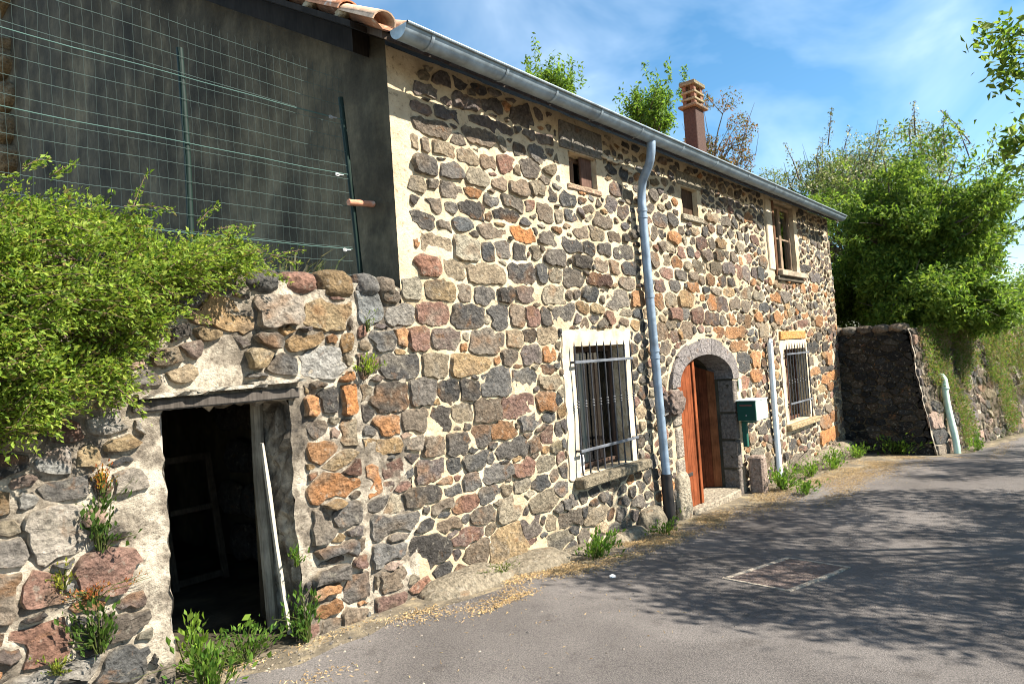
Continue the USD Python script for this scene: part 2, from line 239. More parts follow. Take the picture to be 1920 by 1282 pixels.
# ------------------------------------------------------------------ the two rubble walls on the plane y = 0
STONES = """3.501,3.66,0.274,0.054,p 3.937,3.675,0.258,0.082,p 3.73,3.634,0.063,0.051,p 3.475,3.519,0.138,0.056,p 3.751,3.544,0.333,0.067,p 4.283,3.723,0.262,0.073,p 4.245,3.568,0.553,0.066,p 4.658,3.716,0.26,0.122,p 4.719,3.59,0.147,0.041,p 4.939,3.6,0.178,0.079,p 3.715,3.787,0.137,0.07,p 3.899,3.808,0.096,0.053,p 4.097,3.832,0.123,0.05,p 3.572,3.39,0.342,0.087,b 3.842,3.361,0.124,0.052,b 4.086,3.444,0.296,0.137,b 3.677,3.258,0.23,0.077,t 3.474,3.251,0.055,0.086,b 3.378,3.258,0.068,0.109,t 4.383,3.431,0.072,0.089,t 4.596,3.427,0.149,0.096,b 4.836,3.437,0.182,0.12,g 3.936,3.244,0.217,0.084,t 3.478,3.091,0.196,0.108,g 3.744,3.093,0.204,0.092,g 4.185,3.246,0.175,0.11,b 4.396,3.273,0.197,0.119,r 4.699,3.296,0.16,0.146,g 4.535,3.248,0.04,0.073,t 4.02,3.097,0.209,0.112,t 3.525,2.955,0.068,0.053,b 3.369,2.94,0.158,0.073,t 4.307,3.081,0.174,0.07,b 4.54,3.078,0.229,0.114,b 4.812,3.111,0.184,0.092,t 3.735,2.943,0.232,0.099,b 3.981,2.961,0.181,0.059,o 4.17,2.93,0.189,0.076,g 4.455,2.951,0.252,0.082,b 4.674,2.949,0.091,0.086,r 3.553,2.804,0.108,0.118,b 3.722,2.802,0.117,0.086,g 3.938,2.83,0.279,0.087,g 4.333,2.836,0.256,0.067,k 4.896,2.93,0.184,0.129,b 5.112,2.924,0.087,0.092,t 5.284,2.936,0.15,0.089,g 5.581,3.029,0.134,0.049,b 6.147,3.312,0.213,0.127,p 6.378,3.289,0.116,0.103,t 6.029,3.142,0.154,0.143,p 6.241,3.09,0.147,0.119,p 5.867,2.938,0.319,0.11,b 3.447,2.678,0.133,0.101,g 3.624,2.667,0.116,0.058,b 3.81,2.706,0.179,0.09,g 5.027,3.078,0.099,0.089,g 5.252,3.084,0.161,0.102,k 6.105,3.516,0.151,0.046,k 6.314,3.485,0.113,0.111,k 3.54,2.505,0.281,0.122,t 3.855,2.494,0.263,0.181,t 4.088,2.487,0.126,0.131,k 4.267,2.524,0.178,0.131,g 4.469,2.521,0.175,0.143,g 4.545,2.67,0.281,0.096,o 4.181,2.66,0.316,0.035,b 4.92,2.674,0.296,0.101,g 4.692,2.547,0.089,0.105,t 5.003,2.518,0.284,0.14,g 5.278,2.649,0.293,0.108,k 5.564,2.651,0.189,0.111,k 5.838,2.661,0.236,0.103,g 6.188,2.643,0.342,0.121,k 5.45,2.78,0.265,0.067,b 5.724,2.79,0.229,0.108,t 6.018,2.809,0.194,0.097,b 5.424,2.506,0.303,0.114,k 5.75,2.493,0.198,0.107,b 6.009,2.487,0.157,0.122,b 6.285,2.499,0.294,0.129,k 3.445,2.345,0.219,0.128,r 3.707,2.327,0.228,0.134,t 4.055,2.319,0.454,0.147,t 4.479,2.335,0.329,0.162,k 4.759,2.354,0.139,0.137,g 4.97,2.357,0.177,0.107,t 5.242,2.347,0.318,0.122,b 5.69,2.343,0.406,0.092,r 6.235,2.341,0.276,0.104,b 3.252,2.169,0.179,0.148,t 3.551,2.168,0.31,0.125,T 3.794,2.166,0.127,0.115,b 4.022,2.145,0.231,0.116,g 4.251,2.156,0.158,0.1,k 4.539,2.169,0.278,0.124,p 4.921,2.165,0.306,0.13,t 5.532,2.214,0.238,0.081,k 6.043,2.171,0.311,0.15,b 6.389,2.19,0.19,0.12,o 3.454,1.993,0.3,0.142,r 3.8,1.965,0.292,0.158,k 4.181,1.96,0.178,0.197,g 4.387,1.976,0.168,0.172,b 4.591,1.978,0.181,0.146,r 5.038,2.001,0.261,0.129,g 4.774,1.975,0.102,0.126,g 3.15,1.827,0.092,0.149,o 3.307,1.815,0.183,0.145,r 3.564,1.804,0.274,0.123,p 3.958,1.765,0.249,0.193,b 4.159,1.793,0.087,0.107,b 4.332,1.786,0.212,0.16,t 4.537,1.813,0.158,0.105,k 4.761,1.802,0.243,0.123,t 4.544,1.656,0.251,0.138,p 4.815,1.65,0.153,0.137,o 4.295,1.65,0.17,0.105,b 2.805,1.655,0.171,0.111,g 3.124,1.619,0.334,0.13,k 3.443,1.616,0.252,0.153,t 3.8,1.603,0.402,0.123,T 4.074,1.44,0.321,0.182,g 4.406,1.443,0.299,0.141,g 4.747,1.508,0.158,0.063,k 4.774,1.408,0.258,0.096,t 3.016,1.417,0.262,0.182,g 3.3,1.432,0.195,0.171,g 3.557,1.415,0.179,0.134,k 3.771,1.409,0.162,0.133,k 2.689,1.436,0.157,0.184,O 4.325,1.23,0.426,0.159,r 4.685,1.251,0.211,0.123,o 3.937,1.235,0.268,0.166,b 3.682,1.237,0.227,0.102,t 3.447,1.212,0.185,0.183,g 3.225,1.246,0.243,0.129,b 2.97,1.231,0.155,0.129,o 2.72,1.248,0.256,0.103,t 4.1,1.062,0.285,0.121,o 4.464,1.101,0.259,0.104,g 4.681,0.938,0.15,0.099,r 3.848,1.061,0.165,0.133,g 3.614,1.024,0.218,0.134,g 3.387,1.035,0.203,0.13,b 2.887,1.092,0.293,0.097,T 3.21,1.072,0.098,0.088,b 4.221,0.898,0.329,0.107,g 4.496,0.894,0.131,0.097,g 2.697,1.779,0.131,0.096,T 2.97,1.806,0.158,0.119,g 3.142,1.983,0.231,0.136,w 2.842,2.043,0.254,0.205,w 3.043,2.134,0.159,0.15,b 2.824,2.195,0.205,0.076,b 2.533,0.893,0.456,0.057,o 2.735,0.974,0.163,0.053,r 2.97,0.935,0.188,0.088,r 2.834,0.89,0.049,0.177,o 3.342,0.871,0.258,0.142,p 3.557,0.862,0.154,0.097,g 3.754,0.868,0.253,0.07,g 3.991,0.733,0.34,0.086,g 4.352,0.724,0.251,0.091,r 4.605,0.714,0.219,0.1,t 3.735,0.716,0.143,0.092,g 4.286,0.592,0.194,0.058,t 4.552,0.574,0.17,0.08,k 3.241,0.7,0.351,0.107,g 3.466,0.773,0.12,0.035,o 3.523,0.691,0.138,0.057,g 4.112,0.595,0.111,0.054,t 3.904,0.592,0.229,0.101,g 2.676,0.71,0.434,0.092,g 2.984,0.684,0.106,0.077,t 3.643,0.572,0.213,0.09,r 3.433,0.605,0.224,0.023,b 2.98,0.583,0.46,0.074,g 3.824,0.454,0.235,0.087,b 4.15,0.431,0.254,0.126,t 4.569,0.397,0.312,0.099,t 3.497,0.458,0.161,0.067,b 3.644,0.323,0.259,0.081,r 3.728,0.188,0.179,0.184,b 4.081,0.141,0.346,0.273,T 4.392,0.226,0.224,0.131,p 4.668,0.213,0.087,0.095,t 4.667,0.033,0.465,0.089,t 4.929,0.183,0.303,0.087,b 5.378,0.131,0.354,0.079,t 3.245,0.305,0.336,0.151,k 2.799,0.391,0.403,0.066,g 2.476,0.513,0.312,0.048,g 2.669,0.243,0.265,0.126,g 2.923,0.213,0.173,0.116,b 2.817,0.067,0.287,0.109,r 2.581,0.075,0.141,0.093,b 1.007,0.971,0.139,0.205,w 1.192,0.751,0.191,0.166,r 1.39,0.952,0.116,0.232,R 0.939,0.73,0.144,0.137,r 0.816,0.747,0.074,0.17,b 0.96,0.498,0.136,0.171,r 0.859,1.302,0.111,0.072,k 1.003,1.287,0.1,0.06,w 1.047,1.154,0.173,0.04,g 1.363,1.161,0.165,0.091,w 0.838,0.933,0.082,0.113,g 0.988,0.341,0.336,0.049,w 1.276,0.292,0.146,0.115,g 1.455,0.376,0.063,0.061,b 1.206,0.478,0.234,0.079,g 2.444,0.478,0.221,0.041,g 2.437,0.382,0.193,0.064,g 2.387,0.671,0.195,0.166,b 2.418,0.29,0.145,0.03,o 2.424,0.191,0.118,0.055,o 2.416,0.08,0.142,0.057,b 2.198,2.022,0.253,0.209,w 2.51,1.972,0.304,0.133,T 1.877,1.969,0.27,0.113,T 2.501,1.675,0.217,0.182,w 2.372,1.817,0.144,0.063,T 2.371,2.174,0.244,0.069,r 2.617,2.159,0.206,0.137,T 2.375,1.402,0.151,0.118,o 2.379,1.277,0.202,0.1,g 2.408,1.153,0.181,0.077,o 1.75,2.126,0.126,0.162,g 2.512,1.434,0.144,0.145,k 7.059,3.093,0.235,0.121,g 7.341,3.119,0.177,0.13,g 7.041,2.938,0.121,0.08,k 6.892,2.942,0.102,0.093,b 7.351,2.92,0.261,0.133,o 7.576,3.032,0.089,0.087,b 7.752,3.02,0.098,0.054,k 7.972,3.053,0.228,0.052,t 8.22,3.092,0.134,0.09,k 8.463,3.146,0.14,0.091,g 8.701,3.16,0.16,0.114,g 8.488,3.28,0.35,0.072,t 8.871,3.298,0.314,0.102,b 9.26,3.312,0.201,0.085,g 9.45,3.424,0.229,0.075,b 9.817,3.452,0.258,0.108,o 9.085,3.151,0.216,0.076,g 9.413,3.137,0.228,0.078,g 9.712,3.15,0.168,0.117,g 10.002,3.153,0.291,0.095,r 7.038,2.792,0.13,0.107,b 7.243,2.809,0.163,0.107,t 7.553,2.763,0.211,0.148,r 7.78,2.784,0.166,0.107,g 7.666,2.913,0.136,0.086,t 7.882,2.933,0.112,0.075,b 8.085,2.924,0.203,0.142,r 8.425,2.936,0.128,0.159,b 8.773,2.97,0.457,0.09,T 9.38,2.969,0.258,0.125,t 7.978,2.768,0.08,0.093,r 8.29,2.792,0.352,0.095,p 8.609,2.805,0.279,0.124,t 8.857,2.835,0.099,0.07,b 9.077,2.814,0.171,0.113,b 9.373,2.785,0.123,0.096,o 9.658,2.832,0.236,0.084,r 10.259,2.833,0.233,0.106,b 6.909,2.633,0.178,0.11,b 7.134,2.64,0.131,0.122,t 7.395,2.632,0.254,0.106,o 7.675,2.61,0.164,0.1,t 8.001,2.624,0.358,0.15,t 8.499,2.634,0.253,0.149,t 8.868,2.652,0.366,0.126,p 9.235,2.636,0.208,0.154,r 9.514,2.632,0.255,0.179,p 9.834,2.658,0.15,0.124,p 10.107,2.653,0.258,0.18,g 7.124,2.492,0.268,0.104,r 7.473,2.495,0.317,0.1,g 7.807,2.496,0.232,0.087,b 8.036,2.462,0.176,0.098,b 8.331,2.462,0.285,0.112,o 8.688,2.468,0.176,0.127,g 9.03,2.476,0.405,0.077,k 6.955,2.341,0.256,0.124,r 7.286,2.345,0.232,0.123,g 7.791,2.355,0.398,0.104,o 8.159,2.335,0.187,0.058,k 8.452,2.334,0.245,0.08,b 8.852,2.33,0.317,0.089,T 9.429,2.314,0.347,0.102,t 6.892,2.182,0.173,0.14,o 7.152,2.199,0.25,0.149,t 7.542,2.209,0.37,0.166,T 8.316,2.194,0.204,0.196,o 8.622,2.165,0.329,0.156,p 9.049,2.181,0.323,0.116,b 9.407,2.157,0.236,0.153,b 9.889,2.304,0.42,0.088,t 9.796,2.173,0.204,0.062,b 10.077,2.149,0.34,0.103,k 7.24,2.02,0.274,0.114,r 7.514,2.043,0.178,0.078,g 7.832,2.016,0.318,0.141,r 8.275,1.966,0.478,0.155,p 8.6,1.953,0.196,0.102,g 8.911,1.961,0.166,0.119,o 9.163,1.981,0.141,0.084,b 9.431,1.923,0.213,0.172,o 9.891,2.004,0.198,0.113,o 10.701,1.992,0.265,0.154,o 7.127,1.914,0.191,0.083,t 7.531,1.838,0.218,0.104,b 6.899,1.812,0.171,0.16,b 7.188,1.78,0.135,0.107,r 8.155,1.854,0.153,0.069,b 8.426,1.816,0.308,0.112,o 8.924,1.789,0.52,0.13,o 9.497,1.798,0.171,0.077,g 10.071,1.809,0.373,0.161,t 9.097,1.601,0.572,0.131,o 6.959,1.656,0.192,0.118,b 12.655,1.668,0.364,0.093,b 12.761,1.943,0.425,0.138,o 11.8,1.905,0.564,0.055,r 12.724,2.714,0.522,0.12,p 12.221,2.871,0.472,0.055,k 12.012,2.517,0.272,0.106,o 12.663,2.543,0.296,0.11,o 10.626,2.309,0.273,0.097,o 11.085,2.339,0.292,0.1,g 11.701,2.196,0.206,0.099,b 9.082,1.38,0.409,0.272,k 9.655,1.393,0.394,0.175,o 9.597,1.173,0.32,0.143,o 9.932,1.347,0.164,0.099,k 9.1,1.126,0.297,0.127,r 9.992,1.13,0.166,0.097,r 12.217,1.497,0.508,0.158,g 12.992,1.511,0.331,0.124,k 13.252,1.261,0.573,0.186,o 12.958,1.093,0.735,0.076,k 12.241,1.096,0.483,0.103,o 13.252,0.963,0.499,0.144,O 13.118,0.784,0.336,0.111,o 12.789,0.919,0.247,0.103,o 12.571,0.77,0.354,0.093,T 12.114,0.612,0.247,0.158,b 12.522,0.588,0.341,0.134,b 12.221,0.387,0.302,0.086,g 13.208,0.215,0.484,0.169,o 12.607,0.185,0.41,0.165,o 12.868,0.404,0.373,0.064,b 12.841,-0.053,1.149,0.183,O 12.213,1.269,0.549,0.128,b 9.664,0.407,0.281,0.083,g 9.298,0.341,0.306,0.111,b 9.459,0.107,0.432,0.112,t 9.331,-0.085,0.478,0.184,b 9.805,-0.029,0.118,0.167,b 9.96,-0.12,0.144,0.183,t 10.853,0.029,0.272,0.109,g 11.103,-0.247,1.134,0.109,b 13.095,-0.396,1.214,0.205,p 11.586,-0.321,0.496,0.106,t 12.178,-0.4,0.46,0.137,b"""
TONE = {'k': (.044, .041, .038), 'g': (.083, .076, .068), 'p': (.087, .071, .064), 'b': (.120, .096, .072), 't': (.175, .145, .102), 'T': (.195, .135, .072),
        'o': (.235, .120, .055), 'O': (.30, .14, .055), 'r': (.138, .080, .060), 'R': (.22, .155, .120), 'w': (.19, .178, .158)}
rng = np.random.default_rng(11)
def tone(k, j=.22):
    c = np.array(TONE[k]); return np.clip(c * (1 + rng.normal(0, j)) * (1 + rng.normal(0, .05) * np.array([1, 0, -1.])), .02, .7)

DOOR_C, DOOR_A, DOOR_B, DOOR_S = 7.985, .76, .33, 1.205     # centre, half width, rise and spring height of the door arch
def arch(grow=0., base=-.6, n=24):
    a = np.linspace(0, np.pi, n)
    P = [(DOOR_C + (DOOR_A + grow) * math.cos(t), DOOR_S + (DOOR_B + grow * .95) * math.sin(t)) for t in a]
    return Polygon([(DOOR_C + DOOR_A + grow, base)] + P + [(DOOR_C - DOOR_A - grow, base)])
def rough_rect(x0, x1, z0, z1, a, seed):
    r = np.random.default_rng(seed); P = []
    for (ax, az), (bx, bz) in (((x0, z0), (x1, z0)), ((x1, z0), (x1, z1)), ((x1, z1), (x0, z1)), ((x0, z1), (x0, z0))):
        n = max(2, int(math.hypot(bx - ax, bz - az) / .06))
        for k in range(n): P.append((ax + (bx - ax) * k / n + r.normal(0, a), az + (bz - az) * k / n + r.normal(0, a)))
    return Polygon(P).buffer(0)
def rb(x0, x1, z0, z1): return sbox(x0, z0, x1, z1)
OPEN = {'cellar': rough_rect(1.50, 2.24, -.4, 1.475, .007, 3), 'barred': rb(5.165, 6.10, .515, 1.705), 'far': rb(10.83, 11.84, .36, 1.51),
        'small': rb(5.325, 5.80, 3.255, 3.565), 'niche': rough_rect(7.66, 8.10, 3.25, 3.59, .008, 5), 'upper': rb(10.74, 11.80, 2.74, 3.86), 'door': arch()}
HOUSE_X = (3.15, 13.86)
def corner(z): return 3.15 + .01 * math.sin(z * 9) 
house_wall = Polygon([(3.15, -.9), (14.02, -.9), (13.95, -.1), (13.80, 3.9), (3.15, 3.9)])
old_top = [(x, 2.17 + .03 * math.sin(x * 7) + .02 * math.sin(x * 17)) for x in np.arange(3.15, -1.01, -.12)]
old_wall = Polygon([(3.15, -.9)] + old_top + [(-1.0, 2.17), (-1.0, -.9)])
holes = unary_union(list(OPEN.values()))

def wave(x, z):          # gentle unevenness of the whole face
    p = np.stack([np.asarray(x) * .9, np.asarray(z) * .9 + 40, np.zeros_like(np.asarray(x, float))], -1)
    return (meshkit.fbm(p, 3, 5) - .5) * .07

def skin(poly, step, amp, seed):
    """The front of a wall as a fine, uneven triangle sheet whose rim follows the polygon exactly."""
    r = np.random.default_rng(seed); x0, z0, x1, z1 = poly.bounds
    gx_, gz_ = np.meshgrid(np.arange(x0, x1, step), np.arange(z0, z1, step))
    P = np.c_[gx_.ravel(), gz_.ravel()] + r.uniform(-.3, .3, (gx_.size, 2)) * step
    P = P[contains_xy(poly.buffer(-step * .55), P[:, 0], P[:, 1])]
    rim = []
    for g in getattr(poly, 'geoms', [poly]):
        for ring in [g.exterior, *g.interiors]:
            n = max(4, int(ring.length / step)); rim += [ring.interpolate(k / n, normalized=True).coords[0] for k in range(n)]
            rim += list(ring.coords)[:-1] if len(ring.coords) < 40 else []
    P = np.vstack([P, np.array(rim)])
    T = Delaunay(P).simplices; c = P[T].mean(1); T = T[contains_xy(poly, c[:, 0], c[:, 1])]
    y = -wave(P[:, 0], P[:, 1]) - (meshkit.fbm(np.c_[P * 11, np.full(len(P), seed)], 4, seed) - .5) * amp
    V = np.c_[P[:, 0], y, P[:, 1]]
    n = np.cross(V[T[:, 1]] - V[T[:, 0]], V[T[:, 2]] - V[T[:, 0]])
    T[n[:, 1] > 0] = T[n[:, 1] > 0][:, ::-1]
    return V, T

def cells(region, hand, r_of, seed, gap_of, stretch=.62):
    """Irregular rubble: the listed stones keep their place and size, the rest is packed between them. Returns (polygon, tone or None)."""
    r = np.random.default_rng(seed); S, own = [], []
    for k, (cx, cz, w, h, t) in enumerate(hand):
        nx, nz = max(2, int(round((w + .02) / .045))), max(2, int(round((h + .02) / .04)))
        for i in range(nx):
            for j in range(nz):
                e = .16 if (i in (0, nx - 1) and j in (0, nz - 1)) else 0
                S.append((cx + ((i + .5) / nx - .5) * (w + .012) * (1 - e), cz + ((j + .5) / nz - .5) * (h + .012) * (1 - e))); own.append(k)
    rects = unary_union([sbox(a - b / 2 - .03, c - d / 2 - .026, a + b / 2 + .03, c + d / 2 + .026) for a, c, b, d, _ in hand]) if hand else Polygon()
    x0, z0, x1, z1 = region.bounds; pts, R = [], []
    cand = np.c_[r.uniform(x0, x1, 26000), r.uniform(z0, z1, 26000)]
    ok = contains_xy(region.buffer(.05), cand[:, 0], cand[:, 1]) & ~contains_xy(rects, cand[:, 0], cand[:, 1])
    Q = np.zeros((0, 2)); QR = np.zeros(0)
    for p in cand[ok]:
        rr = r_of(*p) * float(np.clip(r.lognormal(0, .38), .42, 1.7)); q = p * (stretch, 1)
        if len(Q) == 0 or (((Q - q) ** 2).sum(1) > ((QR + rr) / 2) ** 2).all():
            Q = np.vstack([Q, q]); QR = np.r_[QR, rr]; S.append(tuple(p)); own.append(len(hand) + len(Q))
    S = np.array(S); A = S * (stretch, 1)
    pad = np.array([(a, b) for a in np.linspace(x0 * stretch - 3, x1 * stretch + 3, 24) for b in (z0 - 3, z1 + 3)] + [(a, b) for a in (x0 * stretch - 3, x1 * stretch + 3) for b in np.linspace(z0 - 3, z1 + 3, 12)])
    V = Voronoi(np.vstack([A, pad])); groups = {}
    for i, o in enumerate(own):
        reg = V.regions[V.point_region[i]]
        if -1 in reg or len(reg) < 3: continue
        groups.setdefault(o, []).append(Polygon(V.vertices[reg] / (stretch, 1)))
    out = []
    for o, ps in groups.items():
        P = unary_union(ps).intersection(region)
        if P.geom_type != 'Polygon' or P.area < .0012: continue
        c = P.centroid; g = gap_of(c.x, c.y) * r.uniform(.6, 1.5)
        if o < len(hand): g = min(g * .75, .012)
        rd = min(.014, .09 * math.sqrt(P.area)) * r.uniform(.5, 1.3)
        P = P.buffer(-g - rd).buffer(rd * .98, quad_segs=4)
        P = P.buffer(rd * .5).buffer(-rd * .5)
        if P.geom_type != 'Polygon' or P.area < (.0009 if c.x < 5 else .0014 if c.x < 8 else .0022): continue
        out.append((P, hand[o][4] if o < len(hand) else None))
    return out

def stone_mesh(P, proud, seed, place, n=None, dip=.04):
    """A rubble stone: its outline, a rounded shoulder, an uneven face."""
    r = np.random.default_rng(seed); c = P.representative_point(); c = np.array([c.x, c.y])
    n = n or int(np.clip(P.length / .035, 12, 26))
    ring = np.array([P.exterior.interpolate(k / n, normalized=True).coords[0] for k in range(n)])
    if not P.exterior.is_ccw: ring = ring[::-1]
    ring += r.normal(0, .0055, ring.shape); size = math.sqrt(P.area)
    tilt = r.normal(0, .10, 2); V = []
    for sc, d in ((1.02, -dip), (1.0, proud * .25), (1 - min(.10, .008 / size), proud * .9), (.68, proud * 1.05), (.34, proud * 1.0)):
        q = c + (ring - c) * sc
        dd = np.full(n, d)
        if d > 0:
            k = (meshkit.fbm(np.c_[q * 13, np.full(n, seed * 1.7)], 3, seed % 97) - .5)
            dd = dd + k * (proud * 1.1 + .012) + (q - c) @ tilt * (d / proud) * .6
        V.append(np.c_[q, dd])
    V = np.vstack(V + [[[*c, proud * 1.05 + r.normal(0, .002)]]] + [V[2]])      # the rim of the face is doubled: a crisp arris
    F = []
    for a in range(4):
        o = a * n if a != 2 else 5 * n + 1
        for j in range(n):
            k = (j + 1) % n; F += [(o + j, o + k, (a + 1) * n + k), (o + j, (a + 1) * n + k, (a + 1) * n + j)]
    F += [(4 * n + j, 4 * n + (j + 1) % n, 5 * n) for j in range(n)]
    return place(V), np.array(F)
def on_front(V):
    b = wave(V[:, 0], V[:, 1]); return np.c_[V[:, 0], -(V[:, 2] + b), V[:, 1]]

hand = []
for w in STONES.split():
    a, b, c, d, t = w.split(','); hand.append((float(a), float(b), float(c), float(d), t))
free_h = unary_union([holes.buffer(.012), rb(4.99, 6.22, .40, 1.86), rb(10.62, 11.95, .20, 1.80), rb(5.17, 5.93, 3.21, 3.86), rb(7.55, 8.2, 3.16, 3.74), rb(10.45, 11.95, 2.60, 3.9), arch(.235),
                      rb(DOOR_C - DOOR_A - .2, DOOR_C - DOOR_A, -.6, .75), Polygon([(3.0, 2.25), (3.26, 2.25), (3.30, 2.6), (3.27, 2.9), (3.34, 3.2), (3.33, 3.5), (3.42, 3.75), (3.45, 3.95), (3.0, 3.95)]), rb(2.9, 14, 3.88, 4.2)])
free_o = unary_union([holes.buffer(.012), rough_rect(1.33, 2.34, 1.46, 1.60, .01, 8), rough_rect(1.42, 1.51, -.2, 1.5, .02, 9), rough_rect(2.22, 2.33, .4, 1.5, .02, 10), rough_rect(1.72, 1.98, 1.62, 1.80, .03, 12), rb(-2, 4, 2.10, 2.6)])
hand_h = [h for h in hand if h[0] > 2.75 and not free_h.contains(Point(h[0], h[1]))]
hand_o = [h for h in hand if h[0] <= 2.75 and not free_o.contains(Point(h[0], h[1]))]
# the house and the wall share the joint near x = 2.95 where the coursing runs through
cut = 3.15
reg_h = Polygon([(2.75, -.45), (14.0, -.75), (13.93, -.1), (13.80, 3.9), (3.15, 3.9), (3.15, 2.16), (2.75, 2.16)]).difference(free_h)
reg_o = Polygon([(2.72, -.45), (2.72, 2.16), (-.6, 2.16), (-.6, -.45)]).difference(free_o)
C_h = cells(reg_h, hand_h, lambda x, z: .104 if z < 2.3 else .098, 21, lambda x, z: (.009 if x < 6 else .011) if z < 2.1 else (.019 if x < 8 else .015))
C_o = cells(reg_o, hand_o, lambda x, z: .125, 22, lambda x, z: .011)

HOUSE = thing('stone_house', 'two-storey rubble stone house with arched brown door, barred windows and zinc gutter', 'house')
OLD = thing('retaining_wall', 'old lichen-stained rubble wall with dark cellar doorway, left of the house', 'wall')
put(HOUSE, 'wall', skin(house_wall.difference(holes), .045, .022, 1), 'mortar', smooth=True)
put(OLD, 'mortar_face', skin(old_wall.difference(holes), .040, .045, 2), 'old_mortar', smooth=True)

def rand_tone(x, z):
    u = rng.random()
    if x < 3.2: ks, ps = 'kgpbtTorRw', [.10, .22, .06, .16, .10, .10, .08, .08, .04, .06]
    elif z > 2.6: ks, ps = 'kgpbtTorRw', [.20, .25, .14, .18, .13, .03, .03, .04, 0, 0]
    elif x < 7: ks, ps = 'kgpbtTorRw', [.16, .27, .08, .20, .13, .04, .05, .07, 0, 0]
    else: ks, ps = 'kgpbtTorRw', [.09, .15, .08, .21, .17, .08, .10, .12, 0, 0]
    return ks[int(np.searchsorted(np.cumsum(ps), u * sum(ps)))]
def weather(V, t, seed, mort=(.38, .31, .22), amt=.45):
    r = np.random.default_rng(seed); n = (len(V) - 1) // 6; k = meshkit.fbm(V * 9 + seed, 3, seed % 89)[:, None]
    other = np.array([(.11, .082, .055), (.052, .050, .047), (.16, .14, .11), (.16, .085, .04)])[r.integers(0, 4)]
    C = t + (other - t) * np.clip((k - .5) * 3.2, 0, .6)
    e = np.zeros((len(V), 1)); e[:n] = .9; e[n:2 * n] = amt * np.clip(r.normal(.5, .45, (n, 1)), 0, 1.2); e[2 * n:3 * n] = .25 * amt * np.clip(r.normal(.2, .5, (n, 1)), 0, 1); e[5 * n + 1:] = e[2 * n:3 * n]
    return C + (np.array(mort) - C) * e
def lay(parent, C, proud0, limit):
    order = sorted(C, key=lambda c: -c[0].area / (abs(c[0].centroid.x) + 2.0) ** 2); rest, tints = [], []
    for i, (P, k) in enumerate(order):
        c = P.centroid; k = k or rand_tone(c.x, c.y); seed = int(rng.integers(1, 9999))
        pr = proud0 * float(np.clip(rng.lognormal(0, .5), .5, 2.4)); big = i < 130
        V, F = stone_mesh(P, pr, seed, on_front, None if big else int(np.clip(P.length / .05, 10, 18)))
        t = tone(k)
        T_ = weather(V, t, seed)
        if i < limit: put(parent, 'stone', (V, F), 'stone', tint=T_, smooth=True)
        else: rest.append((V, F)); tints.append(T_)
    if rest: put(parent, 'small_stones', cat(rest), 'stone', tint=np.vstack(tints), smooth=True, kind='stuff')
lay(HOUSE, C_h, .014, 300)
lay(OLD, C_o, .026, 280)
print('stones', len(C_h), len(C_o))
# capping stones lying along the top of the old wall
for i, (x, w, k) in enumerate([(3.02, .15, 'b'), (2.86, .19, 'g'), (2.62, .25, 'T'), (2.36, .22, 'r'), (2.10, .24, 'g'), (1.84, .22, 'k'), (1.58, .25, 'b'), (1.30, .24, 'g'), (1.0, .26, 'b'), (.7, .26, 'g'), (.4, .28, 'b'), (.1, .26, 'g')]):
    put(OLD, 'cap_stone', rock((x, .07, 2.17), (w * .54, .12, .075 + .012 * (i % 3)), 40 + i, 3, .16), 'stone', tint=tone(k), smooth=True)

def reveal(poly, depth, flip=False, seed=0, step=.05, amp=.006):
    ring = np.array(poly.exterior.coords)[:-1]; n = max(8, int(poly.exterior.length / step))
    ring = np.array([poly.exterior.interpolate(k / n, normalized=True).coords[0] for k in range(n)])
    ds = np.linspace(0, depth, max(2, int(depth / step))); V = []
    for d in ds:
        y = d - wave(ring[:, 0], ring[:, 1]) * (d == 0) 
        q = ring + (np.random.default_rng(seed + int(d * 1000)).normal(0, amp, ring.shape) if d > 0 else 0)
        V.append(np.c_[q[:, 0], np.broadcast_to(y, n), q[:, 1]])
    F = [(a * n + j, a * n + (j + 1) % n, (a + 1) * n + (j + 1) % n, (a + 1) * n + j) for a in range(len(ds) - 1) for j in range(n)]
    return np.vstack(V), np.array(F)
for k, d in (('barred', .20), ('far', .20), ('small', .22), ('niche', .22), ('upper', .14)): put(HOUSE, 'reveal', reveal(OPEN[k], d, seed=len(k)), 'mortar')
put(OLD, 'doorway_reveal', reveal(OPEN['cellar'], .42, seed=9, amp=.012), 'old_mortar')

# ------------------------------------------------------------------ gable, back walls, roof
SL = .58                                               # roof slope
def roof_z(y): return 3.955 + SL * y                    # underside of the tiles
RY = 10.5
gy, gzz = np.meshgrid(np.linspace(0, RY, 90), np.linspace(0, 1, 60), indexing='ij')
top = roof_z(gy) - .03; zz = 1.9 + (top - 1.9) * gzz
gxx = 3.15 - (meshkit.fbm(np.stack([gy * 1.2, zz * 1.2, gy * 0], -1), 4, 3) - .5) * .10 - .004
gxx[0] = 3.15
n = 60; i, j = np.meshgrid(np.arange(89), np.arange(59), indexing='ij')
q = np.stack([i * n + j, i * n + j + 1, (i + 1) * n + j + 1, (i + 1) * n + j], -1).reshape(-1, 4)
put(HOUSE, 'gable_wall', (np.stack([gxx, gy, zz], -1).reshape(-1, 3), q), 'dark_render', smooth=True)
put(HOUSE, 'end_wall', boxm(13.45, 13.80, .10, RY, -.9, 3.7), 'mortar')
put(HOUSE, 'inner_wall', boxm(3.2, 13.4, .62, .72, -.9, 3.95), 'dark_render')
put(HOUSE, 'back_wall', boxm(3.2, 13.8, RY, RY + .3, -.9, roof_z(RY)), 'dark_render')
